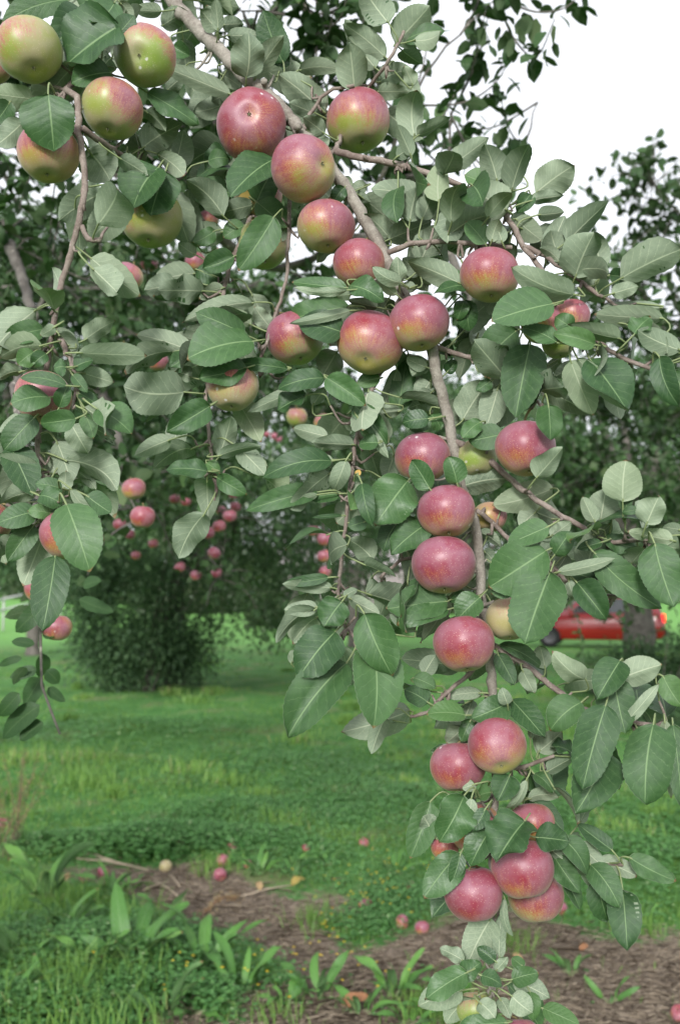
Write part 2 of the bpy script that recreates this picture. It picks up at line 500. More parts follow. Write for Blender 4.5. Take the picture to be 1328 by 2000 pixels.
# ------------------------------------------------------------------ apples
def apple_mesh(acc, r, tone_fn, seg=36, rings=26, squash=0.90, lobes=0.02, seed=0.0):
    th = np.linspace(0, math.pi, rings + 1)[1:-1]
    ph = np.arange(seg) * 2 * math.pi / seg
    TH, PH = np.meshgrid(th, ph, indexing='ij')
    rr = np.sin(TH) ** 0.92 * (1 + 0.07 * np.cos(TH))
    rr = rr * (1 + lobes * np.cos(5 * PH + seed) * (0.5 - 0.5 * np.cos(TH)) + 0.024 * np.cos(2 * PH + seed * 3) + 0.030 * np.cos(PH + seed * 7) * np.cos(TH - .6))
    z = np.cos(TH) * squash
    z = z - 0.36 * np.exp(-(rr / 0.26) ** 2) * (TH < 1.57) + 0.13 * np.exp(-(rr / 0.27) ** 2) * (TH > 1.57)
    V = np.stack([rr * np.cos(PH), rr * np.sin(PH), z], -1).reshape(-1, 3)
    top = np.array([[0, 0, squash - 0.40]]); bot = np.array([[0, 0, -squash + 0.14]])
    Vn = np.vstack([V, top, bot])
    k = rings - 1
    idx = np.arange(k * seg).reshape(k, seg)
    a, b = idx[:-1], idx[1:]
    Q = np.stack([a, b, np.roll(b, -1, 1), np.roll(a, -1, 1)], -1).reshape(-1, 4)
    T = []
    for j in range(seg):
        T.append((k * seg, j, (j + 1) % seg))
        T.append((k * seg + 1, (k - 1) * seg + (j + 1) % seg, (k - 1) * seg + j))
    acc.add(Vn * r, Q, T, at=tone_fn(Vn))
    return squash * r

def make_apple(c, r, axis_up, ground, blush_dir, blush, label, group, seg=36, rings=26, stem_to=None, parts=True, name='apple', spread=0.55):
    """c centre, axis_up = direction calyx->stem, blush_dir = the side that coloured, blush = how far"""
    c = np.asarray(c, float)
    z = unit(axis_up)
    x = unit(np.cross(z, [0.3, 0.8, 0.52])); y = np.cross(z, x)
    Rm = np.stack([x, y, z], 1)
    bd = Rm.T @ unit(blush_dir)
    def tone(V):
        Vn = V / (np.linalg.norm(V, axis=1)[:, None] + 1e-9)
        t = blush + spread * (Vn @ bd)
        t = t - 0.42 * np.clip((-Vn[:, 2] - 0.25) / 0.55, 0, 1) - 0.30 * np.clip((-Vn[:, 2] - 0.92) / 0.07, 0, 1)        # greener towards the calyx
        return t
    acc = Acc()
    sq = 0.86 + 0.07 * rng.random()
    apple_mesh(acc, r, tone, seg, rings, sq, 0.022, rng.random() * 6)
    o = acc.build(name, M['apple'])
    o.matrix_world = Matrix.Translation(Vector(c)) @ Matrix(Rm.tolist()).to_4x4()
    o.color = (*ground, 1)
    tag(o, label, 'apple', group)
    if parts:
        # stem, in the apple's own space
        sa = Acc()
        base = np.array([0, 0, (sq - 0.40) * r])
        if stem_to is not None:
            e = Rm.T @ (np.asarray(stem_to, float) - c)
        else:
            e = np.array([0.10 * r, 0.05 * r, 1.10 * r])
        midp = np.array([0, 0, sq * r * 0.92])
        pts = catmull([base, midp, (midp + e) * 0.5 + np.array([0, 0, 0.10 * r]), e], r * 0.12)
        tube(sa, pts, np.linspace(0.0012, 0.0019, len(pts)) * (r / 0.037), 6, 0.1)
        so = sa.build('stem', M['stem'], o)
        ca = Acc()
        b0 = (-sq + 0.14) * r
        for k in range(5):
            a = k * 2 * math.pi / 5 + 0.3
            d = np.array([math.cos(a), math.sin(a), 0])
            s = np.array([-math.sin(a), math.cos(a), 0])
            d = d * .7; s = s * .7
            V = [d * .02 * r + s * .03 * r + [0, 0, b0], d * .02 * r - s * .03 * r + [0, 0, b0], d * .085 * r - s * .02 * r + [0, 0, b0 - .06 * r],
                 d * .085 * r + s * .02 * r + [0, 0, b0 - .06 * r], d * .06 * r + [0, 0, b0 - .13 * r]]
            ca.add(V, [(0, 1, 2, 3)], [(3, 2, 4)])
        sph = np.array([[math.cos(a) * .035 * r, math.sin(a) * .035 * r, b0 - .01 * r] for a in np.arange(6) * math.pi / 3] + [[0, 0, b0 - .05 * r]])
        ca.add(sph, None, [(6, (j + 1) % 6, j) for j in range(6)])
        ca.build('calyx', M['calyx'], o)
    return o
# ------------------------------------------------------------------ the drooping tree: limb and shoots
# each: name, points (photo x, y, depth in m), radius start/end in m, parent kind
SHOOTS = [
 ('limb', [(300,-60,1.44),(335,0,1.42),(375,45,1.40),(430,100,1.37),(480,150,1.35),(545,205,1.33),(580,250,1.32),(640,320,1.30),(690,390,1.29),(735,470,1.28),(755,510,1.27),(785,570,1.27),(830,650,1.27),(850,720,1.26),(870,800,1.26),(885,870,1.26),(900,950,1.26),(925,1020,1.25),(938,1100,1.25),(940,1160,1.24),(950,1250,1.24),(960,1330,1.23),(965,1400,1.23),(970,1480,1.23),(965,1560,1.22),(960,1640,1.22),(965,1720,1.21),(968,1800,1.21),(965,1880,1.20),(955,1960,1.20),(945,2015,1.20),(940,2060,1.20)], .0133, .0035),
 ('shoot', [(200,-40,1.32),(215,10,1.30),(211,60,1.28),(180,120,1.27),(138,168,1.25),(130,176,1.24),(150,192,1.22),(155,260,1.20),(166,350,1.19),(160,410,1.18),(140,490,1.18),(120,560,1.18),(105,640,1.17),(95,700,1.17),(85,780,1.17),(75,850,1.16),(78,900,1.16),(86,950,1.15),(80,1000,1.15),(86,1040,1.15)], .0058, .0028),
 ('shoot', [(160,250,1.20),(200,278,1.23),(245,306,1.28),(300,330,1.31),(345,350,1.33)], .0040, .0026),
 ('shoot', [(160,440,1.18),(172,466,1.18),(197,469,1.17)], .0032, .0030),
 ('shoot', [(104,645,1.17),(124,668,1.16),(131,690,1.15),(146,720,1.14),(150,765,1.14)], .0036, .0024),
 ('shoot', [(545,205,1.33),(562,300,1.35),(566,380,1.33),(563,480,1.31),(556,560,1.29),(540,610,1.28),(524,660,1.27),(508,705,1.27)], .0032, .0020),
 ('shoot', [(480,150,1.35),(500,300,1.40),(490,420,1.38),(450,520,1.34),(430,610,1.30),(408,700,1.26),(403,780,1.23),(410,870,1.22),(420,935,1.22),(424,958,1.21)], .0036, .0021),
 ('shoot', [(785,570,1.27),(762,650,1.31),(738,730,1.29),(718,780,1.26),(700,830,1.24),(690,900,1.23),(680,980,1.22),(668,1080,1.21),(661,1165,1.20),(672,1212,1.19),(692,1246,1.18)], .0034, .0020),
 ('shoot', [(655,297,1.30),(720,310,1.28),(790,325,1.27),(870,350,1.26),(920,375,1.25),(970,400,1.24),(1000,440,1.23),(1022,480,1.22),(1062,535,1.21),(1090,590,1.20),(1120,620,1.19),(1150,652,1.18),(1190,685,1.17),(1226,705,1.17),(1275,722,1.16)], .0046, .0026),
 ('shoot', [(1022,480,1.22),(1062,500,1.21),(1122,541,1.20),(1165,575,1.19),(1182,582,1.19)], .0032, .0022),
 ('shoot', [(755,495,1.27),(800,478,1.25),(870,472,1.23),(940,480,1.22),(1000,483,1.21)], .0038, .0026),
 ('shoot', [(830,668,1.27),(870,685,1.27),(920,700,1.27),(985,712,1.26),(1030,735,1.24),(1045,780,1.22)], .0036, .0022),
 ('shoot', [(885,862,1.26),(940,885,1.25),(1000,940,1.23),(1060,985,1.21),(1120,1020,1.20),(1165,1046,1.19),(1200,1060,1.17),(1260,1050,1.15)], .0044, .0024),
 ('shoot', [(930,995,1.25),(958,1020,1.26),(985,1045,1.26),(1020,1075,1.23),(1075,1100,1.19)], .0032, .0022),
 ('shoot', [(1070,1095,1.19),(1110,1140,1.19),(1135,1163,1.20),(1180,1165,1.20),(1220,1161,1.20),(1232,1150,1.20),(1238,1138,1.20)], .0026, .0026),
 ('shoot', [(960,1258,1.24),(1000,1283,1.23),(1040,1310,1.22),(1095,1355,1.20),(1140,1385,1.18),(1190,1402,1.17),(1235,1410,1.16),(1330,1425,1.15)], .0042, .0024),
 ('shoot', [(940,1290,1.24),(915,1316,1.24),(890,1338,1.23),(866,1358,1.22),(835,1390,1.21),(800,1400,1.20)], .0030, .0020),
 ('shoot', [(968,1490,1.23),(1010,1500,1.22),(1045,1490,1.21),(1080,1475,1.20)], .0030, .0022),
 ('shoot', [(962,1590,1.22),(1000,1590,1.22),(1060,1610,1.22),(1110,1650,1.21),(1160,1680,1.20),(1215,1690,1.19)], .0030, .0020),
 ('shoot', [(655,297,1.30),(672,250,1.36),(705,190,1.37),(735,150,1.35),(760,118,1.33),(772,95,1.33),(790,60,1.33)], .0032, .0022),
 ('shoot', [(590,262,1.32),(610,215,1.34),(640,180,1.34),(690,168,1.33)], .0028, .0022),
 ('shoot', [(938,1115,1.25),(880,1120,1.25),(800,1090,1.24),(765,1110,1.23),(742,1127,1.22)], .0026, .0020),
]
# a second, shaded shoot hanging further back at the picture's edge
BACK_SHOOT = [(70,1030,1.95),(78,1130,1.93),(80,1200,1.92),(76,1270,1.90),(82,1335,1.90),(104,1396,1.90),(125,1440,1.90)]

# traced leaf blades, per photo crop: origin x, y, zoom, then rows "base x y tip x y width side depth-offset(cm)"
LEAVES = [
(0,0,2.951,"""
400 0 20 135 140 T -3;490 65 310 280 200 T -3;690 150 383 378 330 T -6;690 190 775 90 110 T -5;640 420 415 480 150 T -3;280 545 315 878 300 T -8;
420 390 285 555 150 B -1;190 570 -40 540 150 B -1;140 700 -20 840 140 B -1;1330 545 912 372 105 B -2;850 535 1152 725 140 T 0;1290 600 1118 645 120 B 0;1310 850 1066 965 200 B 0;
830 740 988 890 130 B 2;1010 960 1060 750 150 B 3;505 860 640 1045 220 B 4;860 835 690 900 130 B 4;605 1105 342 1272 200 B 4;700 1195 520 1385 190 B 4;
915 965 770 1202 250 T -6;955 990 870 1247 220 T -5;1130 1395 1085 1095 125 B 1;1330 1110 1102 1130 150 T -3;1330 960 1135 1035 120 T -2;1240 1330 1115 1400 95 T -2;1130 1470 1030 1400 80 B 1;
935 150 1085 65 120 B 0;1250 175 1155 55 110 B -1;1258 180 1238 -10 70 B -2;1000 265 1097 325 95 T 1;960 525 1060 440 85 B 2;1075 455 1165 615 95 B 2;1330 540 1220 585 90 B 1;1200 930 1330 920 90 T 1;
590 30 440 -20 100 T -1;935 65 775 55 80 B -3;690 10 770 110 60 B -1;310 -10 130 60 130 T 0;60 590 -30 720 110 T 0;840 640 960 760 90 B 3;1180 300 1290 250 70 B 3;600 640 500 740 60 B 3
"""),
(400,0,2.951,"""
240 450 250 188 185 B -3;285 462 452 212 125 B -2;455 365 338 58 150 T 4;430 405 445 250 115 T 4;130 205 310 195 80 B 1;70 175 10 30 110 B 0;72 185 75 -10 65 B 0;100 145 225 140 90 B 1;90 425 212 505 90 B 2;
690 655 425 428 180 B 1;540 405 787 402 95 B 1;700 690 488 595 110 B 2;690 770 568 675 110 B -2;862 520 832 250 180 B 1;985 395 822 208 130 B 2;1042 332 800 140 130 B 2;1097 250 1292 38 200 B 0;1148 238 1380 180 95 T 1;
1000 475 1192 400 120 B 0;1200 495 1148 385 80 B 2;985 528 1180 525 90 B 0;1207 788 1222 525 155 B 0;1190 900 1108 718 80 B -1;1105 905 1205 850 80 B -1;1300 1170 962 1092 120 B 1;1058 1382 1305 1275 120 B 0;1150 1190 1312 1265 110 B 1;1065 1372 922 1230 115 B 1;1330 1170 1255 1140 70 B 1;
930 1065 838 1095 75 B 2;850 1115 955 1165 60 B 2;800 1020 845 1085 50 B 1;410 915 155 1128 210 T -6;300 1165 402 968 165 T -4;160 1122 -20 1150 130 T -3;140 905 5 985 120 T -2;300 1165 478 1318 140 T -5;285 1178 43 1238 115 B -3;400 1250 193 1562 190 T -6;
230 1300 108 1370 100 T 0;485 1290 418 1392 85 B 2;805 1080 735 1182 85 T -1;560 500 470 420 90 T 3;620 780 700 880 80 B 3;660 640 720 740 80 B 3;500 900 480 800 70 B 4
"""),
(800,0,2.515,"""
430 892 368 710 135 B -1;480 1033 292 913 200 B -2;385 902 268 860 95 T 1;618 948 802 815 165 B 1;600 985 755 962 65 B 0;592 955 528 1050 85 T 1;628 1056 758 1042 75 B 0;518 1075 650 1182 120 B -1;
680 1250 760 1060 130 B 0;330 1050 235 955 110 B 2;160 1152 230 1040 85 B 1;188 1160 392 1058 140 B 0;372 1200 275 1088 100 T -2;455 1195 415 1095 70 B -2;0 1090 40 920 120 B 1;60 1080 110 950 90 B 2;560 870 480 830 70 T 2;400 1190 440 1080 70 B -1;240 1190 150 1120 80 B 2
"""),
(0,450,2.951,"""
255 570 20 640 130 T -3;320 555 235 605 65 B -4;90 690 -40 630 75 B -1;205 690 85 680 75 B 0;200 700 105 775 105 T -3;272 712 185 785 85 T -3;130 812 -10 860 85 B -2;335 590 425 742 105 B -1;458 705 862 722 115 B -3;
1108 700 783 600 115 B -1;1190 650 1010 605 85 B 2;1165 560 1055 585 70 B 1;1470 415 1050 532 95 B -2;1017 311 832 345 155 B -2;1140 312 1292 372 100 B 0;1130 230 1285 300 110 T -1;1350 150 1170 218 125 T -3;1412 600 1130 475 145 T -3;1462 640 1085 740 240 T -6;1425 790 1150 850 140 T -5;
1062 932 717 900 245 B -3;1100 720 982 792 75 T -1;1110 850 1010 812 85 B 0;1212 1012 966 1158 160 T -4;560 1030 763 1175 170 T -4;440 1085 233 1112 125 T -5;205 1075 25 1268 155 T -3;120 1070 -5 1165 65 B -2;290 962 66 1000 135 T -4;387 895 118 850 75 T -4;345 1022 398 888 90 T -5;385 790 312 800 95 T -3;
430 790 541 748 85 T -2;478 822 661 877 110 B -1;420 832 505 935 65 T -2;415 1120 512 1288 140 B -3;490 1060 540 1200 90 T -1;460 940 570 1012 75 T 0;330 1150 158 1205 115 B 0;250 1290 332 1402 85 B 0;225 1370 -20 1292 70 B -2;215 1370 15 1560 180 B 0;
985 1205 777 1298 105 B -2;1115 1255 878 1380 135 B -2;1200 1390 960 1380 110 T -4;1190 1340 1267 1400 80 T 0;1260 1310 1330 1080 130 B -1;1260 1300 1505 1245 85 B -2;110 930 150 1060 100 T 1;430 640 330 560 70 B 1
"""),
(400,450,2.951,"""
820 332 497 298 95 T -3;822 345 520 330 50 B -4;835 320 1032 412 125 T -5;1130 302 965 210 85 B -5;1120 302 1108 152 105 B -4;1105 372 988 268 60 B -5;840 372 758 380 65 B -4;832 438 452 538 160 T -6;842 462 490 536 60 B -6;1000 445 825 400 75 B -3;
800 590 535 525 185 T -6;760 700 678 842 155 B 3;480 797 162 765 80 T -3;470 805 300 775 45 B -3;690 850 418 917 125 T -4;590 950 412 1042 100 T -3;560 920 248 1047 85 B -2;700 850 927 1010 140 T -5;1010 850 875 885 85 T -1;1110 1045 1160 738 135 T 3;1105 800 985 1105 90 B 0;
860 1010 1052 1232 120 T -4;890 1090 1062 1318 65 B -3;1290 1085 1135 1110 110 T -3;1090 1290 1040 1445 125 B 3;1000 1225 888 1235 100 T -3;710 1190 505 1135 95 B 0;862 1235 618 1222 90 B 0;732 1330 338 1425 140 T -3;738 1322 470 1330 75 B -3;762 1392 598 1308 60 B 0;740 1400 655 1472 90 B 1;
1280 790 1160 735 75 B 1;110 330 -30 395 85 B 0;270 545 95 450 85 B 0;380 560 288 440 95 B 2;1215 320 1130 350 60 B 1;1060 1200 1000 1050 90 B 2;1310 930 1240 1000 90 B 2;1130 1040 960 1080 80 B 2;620 1010 700 900 70 B 0;870 1150 800 1060 80 B 3;930 480 850 420 80 B 1;1240 260 1140 160 100 B 2
"""),
(800,450,2.515,"""
250 262 -12 150 120 B 0;252 268 18 182 95 B 1;282 270 118 312 80 T 0;270 342 292 497 110 T -2;268 345 232 440 75 T -2;705 360 402 447 185 T -6;695 372 405 450 55 B -6;805 315 498 180 140 B -5;740 152 690 0 115 B -1;812 228 902 15 190 B -3;935 192 905 5 110 B 0;740 162 638 88 60 B -1;
905 300 830 245 60 B 0;990 312 1122 273 75 B -2;980 220 1097 225 75 T 0;1242 432 902 412 100 B -1;1240 380 930 380 70 B 0;1032 532 778 460 100 B -3;800 482 712 425 95 T -4;908 562 698 508 100 T -4;722 552 543 478 80 T -6;1100 512 1182 428 105 T -2;1330 590 1118 490 115 B -2;1335 600 1178 620 70 B -1;
1225 622 1322 862 120 T -3;1290 690 1345 850 80 T -2;525 490 338 674 180 T -4;590 560 520 917 205 T -6;330 520 242 742 95 B 2;258 935 392 738 155 B 0;400 740 325 790 60 T -2;640 740 548 902 95 T -2;680 857 690 1032 135 T -7;668 792 882 905 110 B -1;830 670 700 720 80 B 0;788 640 902 914 145 B -3;
880 630 1066 887 185 T -4;820 625 1060 885 80 B -3;460 1000 288 1035 125 T -4;350 940 258 1025 85 T -3;620 1217 748 1068 120 B -5;180 982 212 828 100 B 3;100 905 150 980 80 T 0;100 932 0 982 75 T 0;375 800 460 740 80 B 2;90 640 10 720 90 B 2;100 740 30 830 100 B 2;180 700 230 640 60 T 3;150 560 220 620 80 T 3;400 560 470 500 80 B 3;740 640 660 700 60 B 1;470 700 440 790 80 B 4
"""),
(0,900,2.951,"""
230 60 128 172 95 B 0;360 160 207 132 90 T -4;370 172 382 58 80 B -1;205 182 -5 255 105 B -2;212 290 -15 362 140 T -4;230 200 362 252 110 T -5;292 302 162 290 85 T -5;350 290 282 335 55 T -4;200 370 48 577 135 T -3;262 400 135 724 185 B -1;-20 420 40 600 130 B 0;322 545 250 968 200 T -6;
385 250 520 634 250 T -9;500 200 642 300 140 T -4;410 160 582 338 60 B -6;1180 305 1030 564 175 B -1;440 60 560 170 70 B 2;70 40 160 130 90 B 1
"""),
(400,900,2.951,"""
812 0 738 177 105 B -3;878 85 892 52 32 Y 0;850 182 908 122 60 B 0;650 180 240 290 125 T -2;650 195 480 230 45 B -3;775 190 602 215 90 T -2;1168 115 983 372 265 T -5;905 130 962 372 105 T -4;870 262 757 360 160 B 1;930 350 828 382 85 T -2;792 315 615 328 24 T 0;1112 355 1030 522 115 T -1;1285 360 1075 532 165 T -2;
972 572 828 455 140 B 1;1150 505 1192 702 110 B 3;740 732 452 712 85 B -1;715 672 455 705 65 T -1;652 842 457 857 90 B -1;642 852 413 1048 95 B -1;790 812 690 955 175 T -4;800 782 880 738 50 B -2;830 790 1008 882 85 B 1;752 985 543 1252 245 T -4;818 1163 488 1582 265 T -3;965 1055 970 1528 290 T -5;
920 880 1082 1238 225 T -7;1215 980 1065 880 80 B 2;1182 1440 782 1565 180 B 1;1100 1500 930 1440 110 B 2;1285 1392 1148 1318 115 T -1;1200 1250 1332 1310 80 T 0;500 1170 520 1090 60 B 1;1262 1230 1330 1120 100 B 1;70 95 243 195 100 T -1;1040 1480 960 1690 100 B 1
"""),
(800,900,2.515,"""
260 125 482 88 145 B -1;702 135 398 220 150 B 2;682 322 478 410 125 T -5;672 440 384 624 215 T -5;690 545 566 894 235 T -7;562 620 400 655 95 T -4;396 690 432 806 100 T 2;345 670 233 780 135 T -5;290 672 195 690 60 T -3;690 372 792 298 75 B -2;710 462 792 348 105 T -3;612 440 650 358 50 B -2;
942 400 820 432 55 T -2;725 547 1000 480 60 B -5;900 448 1232 722 155 T -5;1200 405 1296 714 195 T -6;950 380 1122 430 85 T -1;1045 202 1060 -5 185 B -3;935 297 962 138 150 B -3;910 302 848 175 75 B -3;1160 312 1222 172 135 B -3;1120 240 1040 255 45 T -3;1060 252 1075 148 55 T -2;1292 392 1068 348 85 B -2;1335 342 1238 325 60 B -2;
922 592 778 540 95 T -2;1010 590 900 510 90 T -1;820 598 962 777 135 T -5;780 590 817 682 55 B -3;1092 610 928 630 55 B -1;330 345 452 427 60 B 0;360 440 422 512 65 B 0;100 140 8 -5 115 T -7;232 112 188 -22 115 T -7;252 1000 62 1018 105 B 2;200 775 30 862 95 B 2;430 945 512 1098 85 T 0;550 1025 612 1142 75 B -1;
440 905 652 1020 60 T -1;665 1022 638 908 80 B -2;862 1072 698 938 115 B -3;1032 980 920 1168 155 T -4;1040 1067 1236 1000 140 B -3;1000 1068 1056 1332 180 T -4;1062 1282 1222 1093 60 B -4;1242 1058 1335 1205 110 T -2;842 1185 688 1325 155 T -4;482 1190 303 1268 135 T -3;275 1250 83 1245 105 T -3;90 1190 -5 1120 85 T -1;
352 1140 178 1162 60 B 0;480 1197 450 1113 65 B -4;260 1310 178 1385 95 B 0;300 1270 255 1380 70 T -2;592 1370 605 1250 40 B 0;190 730 -60 800 95 T -3;185 690 -116 728 155 T -5;760 640 690 720 90 T 1;880 700 800 650 80 T 1;1100 540 1050 640 90 T 0;450 250 350 330 90 B 4;620 250 540 330 100 B 3;330 560 400 480 90 B 4;770 460 700 560 90 B 1
"""),
(800,1400,2.515,"""
962 -60 850 348 195 T -6;960 165 818 462 215 T -2;1195 33 1155 418 230 T -4;1250 15 1282 402 75 B -2;1290 35 1335 445 115 T -2;630 172 746 72 100 B 0;800 182 688 150 75 T 0;670 272 818 190 80 B 0;632 190 594 0 36 B 1;990 260 1027 357 45 T 0;330 20 248 60 75 T 0;270 38 182 112 85 B 0;320 330 258 352 55 B -4;402 372 318 402 85 T -4;
490 288 432 412 135 T -5;572 310 468 452 50 B -5;610 280 702 372 65 T -1;580 402 732 398 60 B -1;590 400 752 562 90 T 1;265 388 145 614 180 T -6;102 415 3 692 135 T 1;132 602 68 488 105 B 0;302 400 293 542 60 B -7;372 450 308 557 75 T -7;562 515 427 712 215 T -8;402 545 298 732 140 T -6;615 592 782 612 130 T -6;740 590 867 772 115 T -4;690 650 872 782 65 B -3;
242 670 73 887 155 T -6;250 668 203 822 75 T -5;710 690 832 862 110 T -3;700 722 802 855 60 B -2;760 790 836 947 70 T 0;840 620 972 752 80 B -1;992 655 818 523 85 T -1;885 725 1027 932 130 T -2;840 742 1012 942 70 B -1;930 700 1112 782 80 B -1;1075 690 1303 806 105 T -1;398 990 282 1218 160 B -1;440 1190 456 948 65 B 0;465 890 506 1077 40 B -3;
270 1202 148 1138 65 B -2;280 1255 76 1388 125 T -5;255 1290 350 1205 85 T -4;350 1270 452 1320 70 T -5;500 1290 632 1258 95 T 0;510 1298 688 1382 100 B -1;258 1343 36 1422 130 B -3;312 1380 172 1512 90 B -2;500 1370 602 1452 115 B -4;590 1350 602 1492 90 T -1;440 1380 492 1482 65 B -2;480 1502 238 1525 90 T -4;650 1430 832 1512 95 T 0;
420 1200 330 1130 70 T -3;300 1300 200 1230 60 B -2;420 1250 480 1180 50 B -3;340 1400 420 1480 90 B -2;560 1230 500 1180 60 T 0
"""),
]
# leaves of the shaded back shoot (crop of 0,900 at 2.951)
BACK_LEAVES = """
240 840 93 987 110 T;130 1135 -5 1182 45 T;240 1250 138 1422 125 T;250 1112 228 1248 80 T;270 1208 342 1282 80 T;280 1308 378 1388 65 T;112 1338 -5 1470 95 T;232 1408 18 1602 125 T;250 1508 118 1612 95 T;332 1000 248 998 58 T;480 720 588 695 78 T;460 798 657 872 92 T;200 1060 70 1040 60 T;215 1200 60 1250 70 T;150 1190 80 1290 60 B;235 870 30 900 90 B
"""

GY, YO, RG, PG, GG = (0.225,0.255,0.045), (0.31,0.225,0.055), (0.27,0.235,0.055), (0.33,0.29,0.12), (0.195,0.27,0.045)
# near apples: x, y, across px, depth offset cm, calyx direction (x,y of unit vector; rest towards the camera), ground colour, side that coloured (x,y,towards camera), blush, label
NEAR_APPLES = [
 (58,100,126,-4,(.30,.85),GY,(-.6,.1,.6),.06,'greenish-yellow apple under two dark leaves in the top corner'),
 (283,108,118,-3,(-.05,.42),GG,(.5,-.9,.1),.38,'apple with red cheek and lime green base beside the bare twig crook'),
 (220,215,118,-3,(-.10,.92),GY,(.7,-.2,.5),.24,'yellow apple with a white dab, just above the knobbly spur'),
 (95,300,120,1,(.05,.95),YO,(-.1,-.5,.6),.42,'orange-yellow apple half behind the heart-shaped dark leaf and hanging twig'),
 (296,428,118,0,(-.05,.93),GY,(-.8,-.2,.4),.20,'yellow-green apple capped by two overlapping dark leaves'),
 (-10,135,60,3,(0,.9),YO,(0,0,1),.35,'brownish apple mostly cut off by the picture edge beside greenish-yellow one'),
 (490,243,137,-6,(.03,.02),RG,(-.2,-.6,.6),1.18,'large red apple with its calyx end facing outwards'),
 (594,328,128,-6,(.68,.10),RG,(0,-.8,.4),.85,'red apple touching the thick limb with a puckered calyx on its side'),
 (700,237,126,-1,(.15,.93),GY,(.2,-.8,.3),.62,'rosy apple with dull green base, hanging alone against pale leaves and sky'),
 (637,443,112,-3,(.1,.94),RG,(.6,-.3,.6),.55,'yellow-green apple flushed red on one cheek, below the apple with puckered calyx'),
 (505,385,96,-1,(0,.9),YO,(.6,-.2,.5),.30,'yellow apple mostly hidden under the fold of dark leaves'),
 (515,478,104,-1,(.1,.92),GG,(.6,.2,.3),-.10,'green apple crossed by one long drooping dark leaf'),
 (702,517,104,-1,(.1,.9),RG,(-.2,-.5,.6),.75,'rose red apple tucked where the limb forks, its base in leaves'),
 (577,662,112,1,(.25,.9),GG,(-.8,-.4,.4),.68,'apple red on one shoulder with lime base, under two crossing leaves'),
 (722,670,129,-5,(-.18,.70),RG,(.1,-.8,.4),.82,'rosy apple with pale chalky patch round its green calyx end'),
 (818,632,118,-3,(.1,.94),RG,(.2,-.7,.4),.85,'crimson apple leaning behind the one with chalky calyx'),
 (957,538,116,-1,(0,.95),RG,(-.1,-.6,.5),.72,'pink-red apple with green base under a horizontal twig'),
 (1060,632,86,-1,(.1,.9),GY,(.3,-.3,.6),.42,'orange and green apple peeping between dark leaf and side shoot'),
 (1116,618,70,-1,(.1,.9),YO,(.3,-.5,.4),.62,'small red apple behind the side shoot and grey-green leaf'),
 (1090,672,64,3,(.1,.95),GG,(0,-1,0),-.25,'plain green apple end below the grey-green leaves'),
 (454,757,100,-1,(0,.93),PG,(-.2,-.4,.5),.28,'pale yellow apple with pink blush beneath the big glossy dark leaf'),
 (1027,877,116,-2,(.05,.93),YO,(.1,-.3,.7),.74,'orange-red apple with bright shine above a pale cupped leaf'),
 (825,895,108,-1,(0,.9),RG,(-.1,-.4,.7),.72,'dusty red apple behind the limb with two bright leaves over it'),
 (930,895,80,1,(.1,.9),GG,(0,-1,0),-.25,'lime green apple almost hidden behind the side shoot fork'),
 (872,1000,114,-6,(.05,.90),RG,(-.2,-.5,.5),.80,'red apple with a white scar, upper of a touching pair'),
 (866,1104,122,-5,(.0,.92),RG,(0,-.1,.8),.88,'squat red apple directly beneath the white-scarred apple'),
 (956,1010,66,3,(0,.9),YO,(.7,-.2,.4),.30,'yellowish apple showing behind the limb beside the touching pair'),
 (906,1258,122,-6,(.1,.93),RG,(-.1,-.4,.7),.80,'round pinkish red apple speckled white, alone below the rounded leaf'),
 (994,1209,92,-4,(0,.92),PG,(.8,-.1,.4),.26,'pale yellow-orange apple half covered by the big hanging leaf'),
 (970,1457,114,-5,(.06,.62),RG,(-.4,-.6,.4),.80,'purplish red apple with visible calyx, upper of the pair with a yellow leaf'),
 (893,1498,108,-1,(0,.93),YO,(-.1,-.2,.8),.70,'orange-red apple with a yellow leaf stuck on its shoulder'),
 (926,1617,104,-1,(0,.92),YO,(-.2,-.3,.7),.50,'orange apple behind two dark leaves at the top of the lowest cluster'),
 (1038,1610,92,0,(0,.92),YO,(0,-.5,.5),.52,'orange apple top showing behind the heart-shaped leaf'),
 (1020,1698,124,-5,(.15,.93),RG,(.1,-.3,.6),.78,'big red apple with one white dot in the lowest cluster'),
 (925,1747,112,-4,(.15,.95),RG,(-.2,-.3,.7),.98,'deep crimson apple at the lower edge of the lowest cluster'),
 (1046,1752,106,1,(.1,.95),PG,(.1,-.3,.6),.52,'pinkish green apple partly behind the big one with a white dot'),
 (868,1655,56,0,(0,.9),YO,(-.3,-.3,.6),.45,'sliver of orange apple behind leaves beside the lowest cluster'),
 (85,777,110,-1,(0,.9),PG,(.1,.2,.7),.52,'pinkish apple wrapped in small leaves on the thin hanging twig'),
 (133,1044,104,-4,(.3,.9),YO,(-.5,-.3,.5),.60,'orange-red apple half covered by a broad dark leaf near the hanging twig tip'),
 (-22,1020,90,1,(0,.9),PG,(.3,-.3,.6),.40,'pale pink apple cut by the picture edge behind pale leaves'),
 (928,1972,74,0,(0,.9),GG,(0,-.8,.2),-.10,'small green apple in the last tuft of leaves'),
 (1012,2034,92,0,(0,.9),RG,(0,-.3,.6),.85,'red apple top just rising into the bottom of the picture'),
]
BACK_APPLES = [
 (80,1150,62,2.02,YO,.55,'dull orange apple behind the pale hanging leaf'),
 (112,1226,60,1.93,YO,.62,'orange apple with a small dark leaf over it on the shaded twig'),
]
